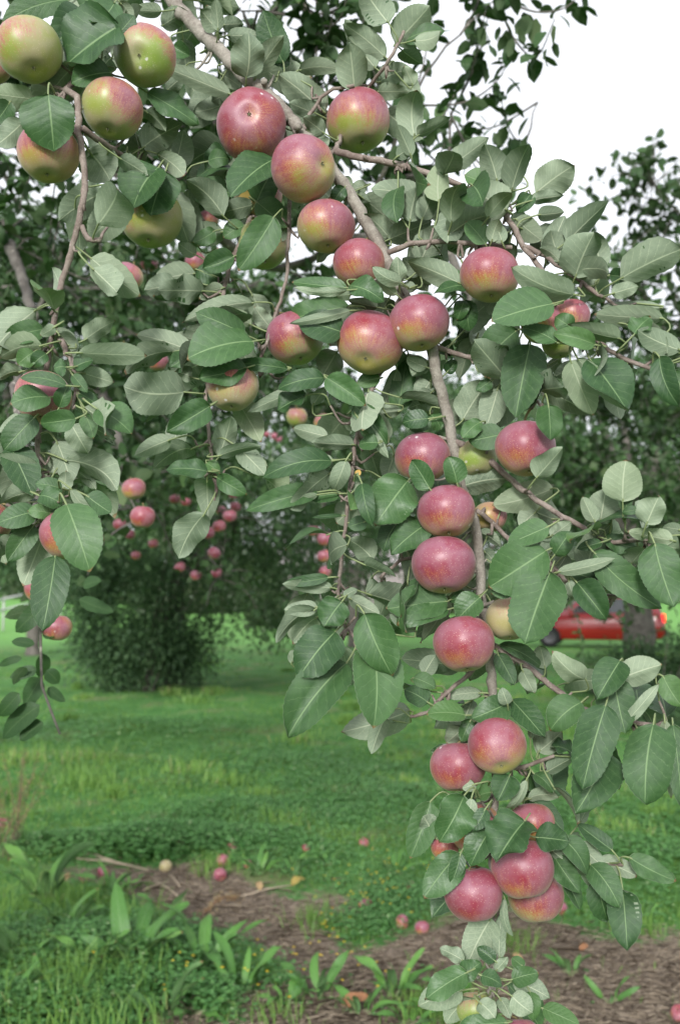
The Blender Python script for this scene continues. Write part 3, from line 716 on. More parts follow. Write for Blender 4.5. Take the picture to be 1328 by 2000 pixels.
# apples further back in the orchard: x, y, across px, ground, blush, label (None = cannot be told apart)
FAR_APPLES = [
 (250,540,58,PG,.50,'yellow and pink apple among dim leaves, largest of the three under yellow-green apple'),
 (205,524,44,YO,.25,'dull yellow-green apple next to the largest dim one'),
 (292,516,34,RG,.85,'dark pink apple edge showing behind a dim leaf'),
 (382,512,40,RG,.62,'reddish apple between the small dark leaves over the round pale leaf'),
 (409,430,40,PG,.45,'pinkish yellow apple behind dark leaves beside the pale narrow leaf'),
 (309,706,42,RG,.85,'red apple peeping under the long pale leaf'),
 (240,690,44,YO,.10,'yellow-brown apple in shade behind the long pale leaf'),
 (262,955,46,YO,.48,'golden apple with orange flush, just above the red one in shade'),
 (279,1010,50,RG,.88,'red apple beside a dark leaf, below the golden one'),
 (966,776,42,RG,.92,'dark red apple deep behind the pale toothed leaf'),
 (958,728,30,RG,.70,'dull red apple above the dark red one behind pale leaves'),
 (580,815,42,GY,.05,'dim yellow-green apple under the pale leaf fan'),
 (634,828,42,YO,.15,'dim olive and orange apple beside the yellow-green dim one'),
 (612,1037,24,RG,.55,'uppermost of the string of dull orange apples above the shed'),
 (634,1053,30,YO,.62,'dull orange-red apple, second of the string above the shed'),
 (634,1086,28,YO,.45,'brownish apple, third down the string above the shed'),
 (635,1117,24,YO,.50,'brownish apple near the string bottom above the shed'),
 (637,1150,20,YO,.60,'lowest small brown apple of the string above the shed'),
 (234,1024,26,RG,.75,None),(255,1044,20,RG,.8,None),(266,1085,20,YO,.5,None),(342,975,22,RG,.7,None),(364,980,20,RG,.7,None),(376,932,22,RG,.9,None),(402,931,22,RG,.9,None),
 (352,1108,22,YO,.6,None),(383,1124,22,YO,.6,None),(449,1008,28,RG,.8,None),(460,990,22,RG,.8,None),(456,966,20,RG,.85,None),(432,997,20,RG,.75,None),(429,1028,26,RG,.8,None),(408,1041,25,RG,.85,None),
 (419,1081,26,RG,.75,None),(423,1119,22,RG,.95,None),(405,946,18,RG,.8,None),(270,930,20,RG,.5,None),(300,1062,20,YO,.55,None),(372,1050,20,RG,.7,None),(395,1010,20,RG,.8,None),
 (536,852,15,RG,1.0,None),(521,848,13,RG,1.0,None),(545,858,13,RG,.95,None),
]
FALLEN = [
 (5,1613,22,RG,.9,'pink windfall apple at the picture edge beside the dry weed'),
 (129,1620,18,PG,.3,'pale orange windfall apple beside the dark clover mound'),
 (109,1646,20,RG,1.0,'dark brown-red windfall apple below the pale orange one'),
 (343,1620,23,RG,.75,'pink windfall apple in grass above the whitish one'),
 (352,1637,20,PG,.5,'faded peach windfall apple touching the pink one in grass'),
 (324,1681,27,PG,-.3,'whitish green windfall apple with its calyx up on the bare soil'),
 (202,1694,24,RG,.95,'crimson windfall apple on straw by the clover mound'),
 (165,1711,18,RG,.8,'pink windfall apple half buried in dock leaves'),
 (454,1658,22,RG,.9,'dark plum windfall apple above the touching red pair'),
 (434,1682,27,RG,.85,'rose windfall apple, upper of the touching red pair'),
 (430,1698,27,RG,1.0,'crimson windfall apple, lower of the touching red pair'),
 (484,1684,18,YO,.7,'brown shrunken windfall apple by the dock leaves'),
 (597,1659,16,RG,.7,'small pink windfall apple peeping through grass'),
 (710,1642,20,RG,.6,'pale pink windfall apple in the far grass, alone'),
 (714,1762,28,RG,.9,'red and yellow windfall apple at the edge of bare soil'),
 (785,1795,28,YO,.75,'mottled orange-red windfall apple among yellow flowers'),
 (824,1811,29,RG,.8,'magenta windfall apple next to a fallen grey leaf'),
 (801,1731,18,RG,.8,'red windfall apple half hidden by yellow flowers'),
 (1093,1780,30,RG,.95,'dark red windfall apple behind the lowest hanging cluster'),
 (1326,1988,34,RG,.8,'pink windfall apple in the bottom corner on bare soil'),
]
# ------------------------------------------------------------------ ground
SOIL_PX = [(110,1662),(300,1674),(420,1700),(560,1725),(650,1735),(690,1775),(650,1800),(700,1832),(820,1838),(900,1802),(1000,1792),(1080,1790),(1180,1802),(1328,1838),(1700,1850),(1900,2300),(700,2300),(200,2150),(330,1965),(500,2010),(560,1850),(430,1812),(310,1772),(250,1715)]
SOIL = np.array([G(a, b)[:2] for a, b in SOIL_PX])

def in_poly(x, y, poly):
    r = np.zeros(x.shape, bool)
    j = len(poly) - 1
    for i in range(len(poly)):
        xi, yi = poly[i]; xj, yj = poly[j]
        c = ((yi > y) != (yj > y)) & (x < (xj - xi) * (y - yi) / (yj - yi + 1e-12) + xi)
        r ^= c
        j = i
    return r

def soil(x, y):
    x = np.asarray(x, float); y = np.asarray(y, float)
    wx = 0.16 * np.sin(y * 5.1 + x * 2.0) + 0.08 * np.sin(y * 11.0 + 1.0 + x * 7)
    wy = 0.14 * np.sin(x * 4.3 + 2.0) + 0.08 * np.sin(x * 9.7 + y * 3)
    s = np.zeros(x.shape)
    for k in range(10):
        a = k * 2.39996; rr = 0.16 * math.sqrt((k + 0.5) / 10)
        s += in_poly(x + wx * 0.6 + rr * math.cos(a), y + wy + rr * 1.6 * math.sin(a), SOIL)
    return s / 10

xs = np.unique(np.concatenate([np.linspace(-400, -40, 12), np.linspace(-40, -6, 30), np.linspace(-6, 6, 230), np.linspace(6, 40, 30), np.linspace(40, 400, 12)]))
ys = np.unique(np.concatenate([np.linspace(-60, 2.5, 24), np.linspace(2.5, 11, 200), np.linspace(11, 40, 100), np.linspace(40, 90, 40), np.linspace(90, 500, 12)]))
GX, GYY = np.meshgrid(xs, ys, indexing='ij')
sv_ = soil(GX, GYY)
GZ = gz(GX, GYY) - 0.015 * sv_ + 0.006 * np.sin(GX * 31 + GYY * 17) * sv_
idx = np.arange(GX.size).reshape(GX.shape)
acc = Acc()
acc.add(np.stack([GX, GYY, GZ], -1).reshape(-1, 3), np.stack([idx[:-1, :-1], idx[1:, :-1], idx[1:, 1:], idx[:-1, 1:]], -1).reshape(-1, 4), at=sv_.ravel())

n = NT('orchard_floor')
co = n.coord('Object')
n1 = n.noise(2.2, 5, 0.6, co); n2 = n.noise(22, 5, 0.65, co); n3 = n.noise(120, 4, 0.7, co)
mp = n.n('Mapping'); mp.inputs['Scale'].default_value = (60, 420, 60); mp.inputs['Rotation'].default_value = (0, 0, 0.35); n.t.links.new(co, mp.inputs[0])
mp2 = n.n('Mapping'); mp2.inputs['Scale'].default_value = (330, 60, 60); mp2.inputs['Rotation'].default_value = (0, 0, -0.5); n.t.links.new(co, mp2.inputs[0])
straw = n.math('MAXIMUM', n.ramp(n.noise(1.0, 3, 0.6, mp.outputs[0]), 0.58, 0.74), n.ramp(n.noise(1.0, 3, 0.6, mp2.outputs[0]), 0.60, 0.76))
soilc = n.mix(n.ramp(n2, 0.3, 0.75), (0.135, 0.105, 0.080), (0.290, 0.230, 0.175))
soilc = n.mix(n.math('MULTIPLY', straw, 0.6), soilc, (0.46, 0.40, 0.32))
soilc = n.mix(n.math('MULTIPLY', n.ramp(n3, 0.55, 0.8), 0.6), soilc, (0.070, 0.055, 0.044))
turf = n.mix(n.ramp(n1, 0.3, 0.7), (0.050, 0.165, 0.036), (0.115, 0.275, 0.075))
turf = n.mix(n.math('MULTIPLY', n.ramp(n2, 0.4, 0.8), 0.5), turf, (0.14, 0.26, 0.06))
turf = n.mix(n.math('MULTIPLY', n.ramp(n.noise(1.1, 4, .6, co), 0.52, 0.70), 0.7), turf, (0.20, 0.185, 0.10))
turf = n.mix(n.math('MULTIPLY', n.ramp(n3, 0.5, 0.75), 0.4), turf, (0.022, 0.055, 0.014))
sy = n.n('SeparateXYZ'); n.t.links.new(co, sy.inputs[0])
turf = n.mix(n.ramp(sy.outputs[1], 26, 40), turf, n.mix(n1, (0.130, 0.310, 0.075), (0.175, 0.370, 0.095)))   # mown meadow beyond the trees
f = n.math('ADD', n.attr('tone'), n.math('MULTIPLY', n.math('SUBTRACT', n2, 0.5), 0.9))
colg = n.mix(n.ramp(f, 0.30, 0.62), turf, soilc)
bp = n.bump(n.math('ADD', n.math('MULTIPLY', n3, 0.5), n.math('ADD', n2, n.math('MULTIPLY', straw, 0.4))), 0.8, 0.02)
M['ground'] = n.done(n.pbr(colg, 0.9, 0.2, bp))
g = acc.build('ground', M['ground'])
tag(g, kind='structure')

# ------------------------------------------------------------------ the drooping apple tree in front
tree = empty('apple_tree', (-1.9, 2.7, 0))
tag(tree, 'near apple tree whose drooping pale-leaved limb and shoots carry the big ripening apples', 'tree')
TO = np.array([-1.9, 2.7, 0.0])

def tree_part(acc, name, mats, parent):
    return acc.build(name, mats, parent)

def local(p):            # world -> tree space
    return np.asarray(p, float) - TO

acc = Acc()
tk = catmull([(-1.9,2.7,-.1),(-1.93,2.72,.5),(-1.86,2.68,1.1),(-1.9,2.6,1.7),(-1.8,2.5,2.15)], .08)
tube(acc, local(tk), np.linspace(.17, .105, len(tk)) * (1 + .08 * np.sin(np.arange(len(tk)) * .9)), 14, .12)
acc.build('trunk', M['trunk'], tree)

skel = []            # (point array, shoot index, radius)
shoot_pts = []
for si, (nm, pts, r0, r1) in enumerate(SHOOTS):
    w = [P(*q) for q in pts]
    if si == 0:
        w = [np.array(q) for q in [(-1.8,2.5,2.12),(-1.5,2.3,2.62),(-1.05,2.0,2.93),(-.62,1.68,2.90),(-.42,1.52,2.75)]] + w
    if si == 1:
        w = [np.array([-.47,1.56,2.80])] + w
    c = catmull(w, 0.008)
    c = c + rng.normal(0, 0.0007, c.shape)
    L = np.concatenate([[0], np.cumsum(np.linalg.norm(np.diff(c, axis=0), axis=1))])
    if si == 0:
        d = (c - camO) @ camF
        t = np.clip((L - 1.9) / (L[-1] - 1.9), 0, 1)
        rad = np.where(L < 1.9, 0.034 + (0.0133 - 0.034) * np.clip(L / 1.9, 0, 1), 0.0133 + (0.0040 - 0.0133) * t ** 0.75)
    else:
        rad = r0 + (r1 - r0) * (L / L[-1])
    # nodes: slight swellings every few centimetres
    rad = rad * (1 + 0.16 * np.exp(-((L % 0.043) - 0.02) ** 2 / 0.00001))
    shoot_pts.append((c, rad))
SK = np.vstack([c for c, r in shoot_pts])
SKI = np.concatenate([np.full(len(c), i) for i, (c, r) in enumerate(shoot_pts)])
inframe = ((SK - camO) @ camF) < 1.6

wood = [Acc() for _ in SHOOTS]
foli = [Acc() for _ in SHOOTS]
for i, (c, rad) in enumerate(shoot_pts):
    tube(wood[i], local(c), rad, 12 if i == 0 else 9, 0.14)

SKP = np.stack([CX + FPX * ((SK - camO) @ camR) / ((SK - camO) @ camF), CY - FPX * ((SK - camO) @ camU) / ((SK - camO) @ camF)], -1)
def nearest_px(px, py):
    d = (SKP[:, 0] - px) ** 2 + (SKP[:, 1] - py) ** 2
    d = np.where(inframe, d, 1e9)
    j = int(np.argmin(d))
    return j, math.sqrt(d[j])

DISCS = []          # near apples as seen: x, y, radius, depth

def depth_of(p): return float((np.asarray(p) - camO) @ camF)

def knob(acc, p, d, r):
    """a short rough fruiting spur"""
    pts = catmull([p, p + d * r * 2.5 + rng.normal(0, r * .5, 3), p + d * r * 5], r)
    rr = r * (1 + 0.35 * np.sin(np.arange(len(pts)) * 2.1))
    tube(acc, local(pts), rr, 7, .3)

def add_petiole(i, base, indir, attach, r=0.0011):
    """petiole from the blade to the wood; a brown twiglet spans what a petiole cannot"""
    d = np.linalg.norm(attach - base)
    gap = attach - base
    e = base + gap * min(1.0, 0.032 / max(d, 1e-6))
    mid = base - indir * min(0.012, d * 0.4) + (e - base) * 0.35
    pts = catmull([base + indir * 0.004, base, mid, e], 0.004)
    tube(foli[i], local(pts), r, 5, 0, m=2, cap=False)
    if d > 0.034:
        q = catmull([e, (e + attach) * .5 + np.array([0, 0, -0.008]) + rng.normal(0, .004, 3), attach], 0.006)
        tube(wood[i], local(q), np.linspace(0.0013, 0.0021, len(q)), 6, .15)

# apples first: their spurs join the wood
GNAMES = 'ripening apples hanging on the near tree'
for (px, py, dia, dz, cal, ground, bdir, blush, label) in NEAR_APPLES:
    j, dd = nearest_px(px, py - dia * 0.35)
    d = depth_of(SK[j])
    if dd > 160: d = 0.5 * d + 0.5 * 1.22
    d = d + dz / 100.0
    r = 0.5 * dia / FPX * d / 0.995
    c = P(px, py, d)
    DISCS.append((px, py, dia * .5, d))
    cx_, cy_ = cal
    k = math.sqrt(max(0.0, 1 - cx_ ** 2 - cy_ ** 2))
    caldir = cx_ * camR - cy_ * camU - k * camF
    bd = bdir[0] * camR - bdir[1] * camU - bdir[2] * camF
    top = c - caldir * r * 1.0
    att = SK[j]
    sv2 = att - top
    reach = min(np.linalg.norm(sv2), 0.022)
    st = top + unit(sv2) * reach
    make_apple(c, r, -caldir, ground, bd, blush, label, GNAMES, stem_to=st)
    i = SKI[j]
    if np.linalg.norm(att - st) > 0.004:
        q = catmull([att, (att + st) * .5 + rng.normal(0, .004, 3), st], 0.006)
        tube(wood[i], local(q), np.linspace(0.0024, 0.0022, len(q)), 7, .25)

def put_leaf(bx, by, tx, ty, w, side, dz, back=None):
    j, dd = nearest_px(bx, by)
    d = depth_of(SK[j])
    if dd > 140: d = 1.21
    d += dz / 100.0 + rng.normal(0, 0.006)
    B = P(bx, by, d)
    T2 = P(tx, ty, d)
    cdir = unit(camO - B)
    e2 = unit(T2 - B)
    up = np.array([0, 0, 1.0])
    sgn = 1.0 if side != 'B' else -1.0
    nh = sgn * cdir + 0.42 * up + rng.normal(0, 0.22, 3)
    k = -(e2 @ nh) / (cdir @ nh + 1e-6) * 0.6
    k = float(np.clip(k, -0.55, 0.55))
    T = T2 + cdir * k * np.linalg.norm(T2 - B)
    ex = unit(T - B); ez = unit(nh - ex * (nh @ ex)); ey = np.cross(ez, ex)
    fac = max(0.5, math.sqrt(max(0, 1 - (ey @ cdir) ** 2)))
    W = w / FPX * d / fac * 1.04
    L = np.linalg.norm(T - B)
    tone = float(np.clip(rng.normal(0.42, 0.28), 0, .92))
    i = SKI[j]
    if side == 'Y':
        leaf(foli[i], local(B), local(T), nh, W, 8, 1, .1, .1, .02, .5, False, True, 3, 3)
    else:
        bw = rng.normal(0.17, 0.15)
        if abs(dz) >= 3:              # blades lying over a fruit arch off it, blades behind it arch away
            bw = abs(bw) * (1 if (dz < 0) == (side == 'T') else -1)
        leaf(foli[i], local(B), local(T), nh, W, 30, 3, bow=bw, fold=abs(rng.normal(0.30, 0.18)) + (.45 if rng.random() < .15 else 0), wave=abs(rng.normal(0.07, 0.04)), tone=tone, serr=True)
    att = SK[j]
    # seek a point on the wood a little behind the base, against the blade's direction
    add_petiole(i, B, ex, att)

nl = 0
for (ox, oy, s, rows) in LEAVES:
    for row in rows.replace('\n', '').split(';'):
        f = row.split()
        if len(f) != 7: continue
        bx, by, tx, ty, w = [float(q) for q in f[:5]]
        put_leaf(ox + bx / s, oy + by / s, ox + tx / s, oy + ty / s, w / s, f[5], float(f[6]))
        nl += 1

LIMB = shoot_pts[0][0]
LIMBP = np.stack([CX + FPX * ((LIMB - camO) @ camR) / ((LIMB - camO) @ camF), CY - FPX * ((LIMB - camO) @ camU) / ((LIMB - camO) @ camF), (LIMB - camO) @ camF], -1)
DA = np.array(DISCS)
def hides(B, T):
    """would this small leaf grow across a fruit or across the limb, where the fruit's weight keeps it clear"""
    for t in (0, .25, .5, .75, 1.0):
        p = B + (T - B) * t - camO
        d = p @ camF
        if d < .5: return True
        x, y = CX + FPX * (p @ camR) / d, CY - FPX * (p @ camU) / d
        if 1050 < x < 1330 and 1150 < y < 1285: return True          # a gap in the spray, the car shows through
        if np.any((np.hypot(DA[:, 0] - x, DA[:, 1] - y) < DA[:, 2] * 1.15 + 12) & (d < DA[:, 3] + .02)): return True
        if np.any((np.hypot(LIMBP[:, 0] - x, LIMBP[:, 1] - y) < 34) & (d < LIMBP[:, 2] + .01)): return True
    return False

# the many smaller leaves along every shoot
for i, (c, rad) in enumerate(shoot_pts):
    L = np.concatenate([[0], np.cumsum(np.linalg.norm(np.diff(c, axis=0), axis=1))])
    s = 0.02
    while s < L[-1] - 0.005:
        j = int(np.searchsorted(L, s))
        s += rng.uniform(0.020, 0.050) if i else rng.uniform(0.014, 0.038)
        p = c[j]
        dep = depth_of(p)
        if dep > 1.75: s += 0.05
        tg = unit(c[min(j + 3, len(c) - 1)] - c[max(j - 3, 0)])
        for _ in range(rng.integers(1, 4) if i else rng.integers(0, 4)):
            a = rng.normal(0, 1, 3); a = a - tg * (a @ tg); a = unit(a)
            a = unit(a + 0.55 * camF + 0.35 * tg)         # mostly behind the shoot, where the big ones are not
            B = p + a * rng.uniform(0.018, 0.050)
            dirv = unit(a + np.array([0, 0, rng.normal(-0.25, 0.45)]) + 0.3 * rng.normal(0, 1, 3))
            Ln = rng.uniform(0.040, 0.078)
            T = B + dirv * Ln
            if hides(B, T): continue
            high = float(np.clip((p[2] - 1.40) / 0.45, 0, 1))
            nh = np.array([0, 0, 1.0]) * 0.9 - camF * rng.normal(0.55 - 1.75 * high, 0.5) + rng.normal(0, 0.35, 3)
            W = Ln * rng.uniform(0.50, 0.66)
            leaf(foli[i], local(B), local(T), nh, W, 14, 2, bow=rng.normal(0.15, 0.14), fold=abs(rng.normal(0.30, 0.18)) + (.5 if rng.random() < .18 else 0), wave=abs(rng.normal(0.06, 0.04)), tone=float(np.clip(rng.normal(0.45, 0.3), 0, 1)), serr=True)
            add_petiole(i, B, dirv, p)
        if rng.random() < 0.12:
            knob(wood[i], p, unit(rng.normal(0, 1, 3)), max(0.0016, rad[j] * .45))
for i in range(len(SHOOTS)):
    w = wood[i].build(SHOOTS[i][0], M['bark'] if i == 0 else M['twig'], tree)
    if foli[i].n:
        foli[i].build('foliage', [M['leaf_top'], M['leaf_under'], M['petiole'], M['yellow_leaf']], w)

# ------------------------------------------------------------------ trees made of boughs, hanging shoots and real leaves
def bough_tree(name, label, base, trunk, tr, boughs, nsh, leafL, shoot_len, droop, mats, extra=None, step=0.026, lod=(4, 1), r0=0.03, upright=(), short=()):
    root = empty(name, base)
    tag(root, label, 'tree')
    O = np.asarray(base, float)
    a = Acc()
    tk = catmull(trunk, .12)
    tube(a, tk - O, np.linspace(tr, tr * .6, len(tk)) * (1 + .1 * np.sin(np.arange(len(tk)) * 1.3)), 14, .14)
    a.build('trunk', M['trunk'], root)
    fo = Acc()
    for bi, b in enumerate(boughs):
        ba = Acc()
        c = catmull(b, 0.05)
        c = c + rng.normal(0, .004, c.shape)
        tube(ba, c - O, r0 * (.10 + .90 * np.linspace(1, 0, len(c)) ** 1.3), 8, .2)
        ns = nsh[bi] if isinstance(nsh, (list, tuple)) else nsh
        dr = droop if bi not in upright else -.5
        for k in range(ns):
            j = int(rng.integers(int(len(c) * .22), len(c)))
            if k % 7 == 0: j = len(c) - 1
            d0 = unit(np.array([rng.normal(0, 1), rng.normal(0, 1), rng.normal(0.25, .7)]))
            Ls = shoot_len * rng.uniform(.45, 1.15) * (.3 if bi in short else 1)
            q1 = c[j] + d0 * Ls * .45
            q2 = q1 + unit(d0 + np.array([0, 0, -dr])) * Ls * .35
            q3 = q2 + unit(d0 * .5 + np.array([0, 0, -dr * 1.4])) * Ls * .3
            sh = catmull([c[j], q1, q2, q3], step)
            tube(ba, sh - O, np.linspace(.0045, .0018, len(sh)), 5, .1, cap=False)
            for p in sh[3:]:
                for _ in range(rng.integers(1, 4)):
                    ad = unit(rng.normal(0, 1, 3) + np.array([0, 0, -.15]))
                    B = p + ad * rng.uniform(.01, .03)
                    Ln = leafL * rng.uniform(.6, 1.1)
                    dv = unit(ad + rng.normal(0, .4, 3) + np.array([0, 0, -.35]))
                    leaf(fo, B - O, B + dv * Ln - O, np.array([0, 0, 1.0]) + rng.normal(0, .5, 3), Ln * rng.uniform(.48, .64), lod[0], lod[1],
                         bow=rng.normal(.12, .1), fold=abs(rng.normal(.22, .12)), wave=.02, tone=float(np.clip(rng.normal(.42, .27), 0, 1)), off=0.0003)
        ba.build('bough', M['trunk'], root)
    if extra is not None: extra(fo, O)
    fo.build('crown', mats, root)
    return root

def back_shoot(fo, O):
    for row in BACK_LEAVES.replace('\n', '').split(';'):
        f = row.split()
        if len(f) != 6: continue
        bx, by, tx, ty, w = [float(q) / 2.951 for q in f[:5]]
        d = 1.9 + rng.normal(0, .03)
        B, T = P(bx, 900 + by, d), P(tx, 900 + ty, d + rng.normal(0, .015))
        cd = unit(camO - B)
        leaf(fo, B - O, T - O, (cd if f[5] == 'T' else -cd) + np.array([0, 0, .4]) + rng.normal(0, .2, 3), w / FPX * d * 1.05, 18, 2, bow=.1, fold=.18, wave=.04, tone=.25, serr=True)

TB = (-3.3, 6.0, 0)
tb_top = (-3.2, 5.6, 2.2)
bt = bough_tree('apple_tree', 'shaded apple tree close behind, dim leaves filling the upper corner, dotted with smaller apples', TB,
    [(-3.3,6,-.1),(-3.35,5.95,.6),(-3.25,5.8,1.4),(-3.2,5.6,2.2)], .17,
    [[tb_top, P(-120,230,3.4), P(120,300,3.1), P(330,380,3.1), P(470,400,3.3)],
     [tb_top, P(-60,500,3.8), P(20,478,3.6), P(200,560,3.7), P(430,600,4.0)],
     [tb_top, P(-40,720,4.8), P(200,770,4.6), P(400,800,4.8), P(560,790,4.9), P(650,830,5.0)],
     [tb_top, P(-60,0,3.0), P(120,-30,2.7), P(330,10,2.7), P(500,20,2.9), P(620,40,3.0)],
     [P(330,380,3.1), P(520,520,3.5), P(660,470,3.4), P(740,360,3.2), P(800,205,3.1), P(855,115,3.1), P(970,-5,3.1)],
     [P(660,470,3.4), P(860,450,3.6), P(985,400,3.6), P(1010,320,3.6), P(1036,250,3.6), P(1050,195,3.6)],
     [P(200,770,4.6), P(310,900,5.2), P(400,960,5.6), P(440,1040,5.8), P(425,1130,5.8)],
     [P(-40,720,4.8), P(20,850,4.3), P(60,960,4.2), P(40,1050,4.2)],
     [P(200,770,4.6), P(240,880,4.4), P(265,960,4.0), P(275,1010,3.4)],
     [P(650,830,5.0), P(632,950,5.2), P(634,1060,5.3), P(636,1150,5.3)],
     [tb_top, P(-80,340,4.6), P(60,420,4.8), P(300,500,5.0), P(480,560,5.2)],
     [P(-60,0,3.0), P(60,130,3.3), P(220,180,3.3), P(370,240,3.2)],
     [P(20,478,3.6), P(60,600,2.9), P(30,760,2.4), P(60,900,2.1)] + [P(*q) for q in BACK_SHOOT],
     [P(520,520,3.5), P(600,330,3.2), P(610,150,3.0), P(618,30,3.0)],
     [P(740,360,3.2), P(860,330,3.3), P(880,250,3.3), P(875,225,3.3)],
     [tb_top, P(-80,600,6.2), P(120,560,6.2), P(320,590,6.3), P(540,640,6.4)],
     [tb_top, P(-60,480,5.4), P(60,520,5.4), P(260,650,5.6), P(470,720,5.8), P(640,730,6.0)],
     [tb_top, P(-60,860,6.4), P(160,880,6.4), P(300,1000,6.4)],
     [P(860,450,3.6), P(915,580,3.3), P(950,680,3.1), P(964,745,2.95)]],
    [46, 50, 60, 40, 17, 7, 30, 28, 14, 5, 46, 36, 0, 20, 9, 60, 50, 44, 5], .072, .34, .5,
    [M['leaf_mid_top'], M['leaf_mid_under']], back_shoot, r0=.022, upright=(4, 5, 13, 14))

for (px, py, dia, d, ground, blush, label) in BACK_APPLES:
    r = .5 * dia / FPX * d
    make_apple(P(px, py, d), r, np.array([.05, 0, 1]), ground, -camF + camU * .5 - camR * .3, blush, label, 'apples on the shaded tree behind', 24, 18)
for (px, py, dia, ground, blush, label) in FAR_APPLES:
    rr = 0.0365 if dia > 30 else 0.036
    d = 2 * rr * FPX / dia
    blush += .22 if dia < 32 else .05  # deeper red dims the far fruit; weaker light back there is put into the colour
    kd = .90 if dia < 32 else .92
    d *= kd
    rr *= kd
    if dia < 16: d = 9.4
    lab = label or ('small red apple high in the far crown by the pale leaf pair' if False else 'small pink-red apple among dim leaves below the hanging middle twig')
    if dia < 16: lab = 'tiny bright red apple in the light gap of the far crown'
    if 900 < px < 1000: d = 2.95 if dia > 35 else 3.1; rr = .5 * dia / FPX * d
    make_apple(P(px, py, d), rr if dia >= 16 else .5 * dia / FPX * d, unit(np.array([0, 0, 1]) + rng.normal(0, .2, 3)), ground, -camF + camU * .6 + camR * rng.normal(0, .4), blush, lab,
               'apples on the shaded tree behind' if dia >= 16 else 'tiny red apples in the far crown', 18, 13, parts=dia > 33)

# the tree at the other side, its branch ends against the sky
tc_top = (5.6, 9.0, 2.6)
bough_tree('apple_tree', 'bushy apple tree above the car, its branch ends standing against the white sky', (5.6, 9.2, 0),
    [(5.6,9.2,-.1),(5.55,9.2,.8),(5.62,9.1,1.7),(5.6,9.0,2.6)], .17,
    [[tc_top, P(1500,760,8.4), P(1380,640,7.4), P(1290,560,7.0), P(1190,590,6.8)],
     [tc_top, P(1560,600,8.2), P(1420,450,7.2), P(1330,420,6.9), P(1275,360,6.8)],
     [tc_top, P(1500,850,8.4), P(1350,780,8.0), P(1220,770,8.0), P(1120,800,8.2)],
     [tc_top, P(1520,980,8.6), P(1350,930,8.2), P(1200,930,8.2), P(1090,950,8.4)],
     [tc_top, P(1450,700,8.0), P(1330,690,7.8), P(1230,680,7.8)],
     [tc_top, P(1460,1030,8.5), P(1330,1050,8.4), P(1270,1120,8.4)],
     [tc_top, P(1330,1050,8.8), P(1210,1120,9.4), P(1120,1190,9.6)]],
    [95, 100, 95, 100, 80, 80, 16], .092, .62, .45, [M['leaf_mid_top'], M['leaf_mid_under']], None, step=.045, lod=(4, 1), r0=.03, upright=(), short=())

# ------------------------------------------------------------------ trees further off: trunk, limbs and crowns of small leaves
def crown_tree(name, label, base, trunk_h, tr, cc, rad, nclump, nleaf, Ls, mat, seed=0, cat='tree', lean=(0, 0), nlimb=9, group=None, flat=0.45, trunk_mat=None):
    root = empty(name, base)
    tag(root, label, cat, group)
    O = np.asarray(base, float)
    cc = np.asarray(cc, float) - O; rad = np.asarray(rad, float)
    top = np.array([lean[0], lean[1], trunk_h])
    a = Acc()
    tk = catmull([(0, 0, -.15), (lean[0] * .2, lean[1] * .2, trunk_h * .4), top], .15)
    tube(a, tk, np.linspace(tr, tr * .65, len(tk)) * (1 + .1 * np.sin(np.arange(len(tk)) * 1.7)), 12, .16)
    u = rng.normal(0, 1, (nclump, 3)); u /= np.linalg.norm(u, axis=1)[:, None]
    rr = rng.random(nclump) ** .45
    cl = cc + u * rr[:, None] * rad
    cs = rng.uniform(.10, .21, nclump) * rad.mean()
    for k in range(min(nlimb, nclump)):
        m_ = (top + cl[k]) * .5 + np.array([0, 0, .12 * rad[2]])
        q = catmull([top - [0, 0, .1], m_, cl[k]], .25)
        tube(a, q, np.linspace(tr * .42, tr * .08, len(q)), 7, .2)
    a.build('trunk', trunk_mat or M['trunk'], root)
    w = cs ** 2; w /= w.sum()
    ci = rng.choice(nclump, nleaf, p=w)
    off = rng.normal(0, 1, (nleaf, 3)); off[:, 2] *= .75
    B = cl[ci] + off * cs[ci][:, None] * .62
    D = off / (np.linalg.norm(off, axis=1)[:, None] + 1e-9) * .6 + rng.normal(0, .6, (nleaf, 3)); D[:, 2] -= .35
    N = rng.normal(0, .55, (nleaf, 3)); N[:, 2] += .9
    L = Ls * rng.uniform(.6, 1.25, nleaf)
    tone = np.clip(rng.normal(.42, .27, nleaf) + rng.normal(0, .12, nclump)[ci], 0, 1)
    f = Acc()
    diamonds(f, B, D, N, L, L * rng.uniform(.5, .68, nleaf), tone)
    f.build('crown', mat, root)
    return root

def gp(px, d):
    """ground point under picture column px at distance d"""
    x = (px - CX) / FPX * d
    return np.array([x, d, float(gz(x, d))])

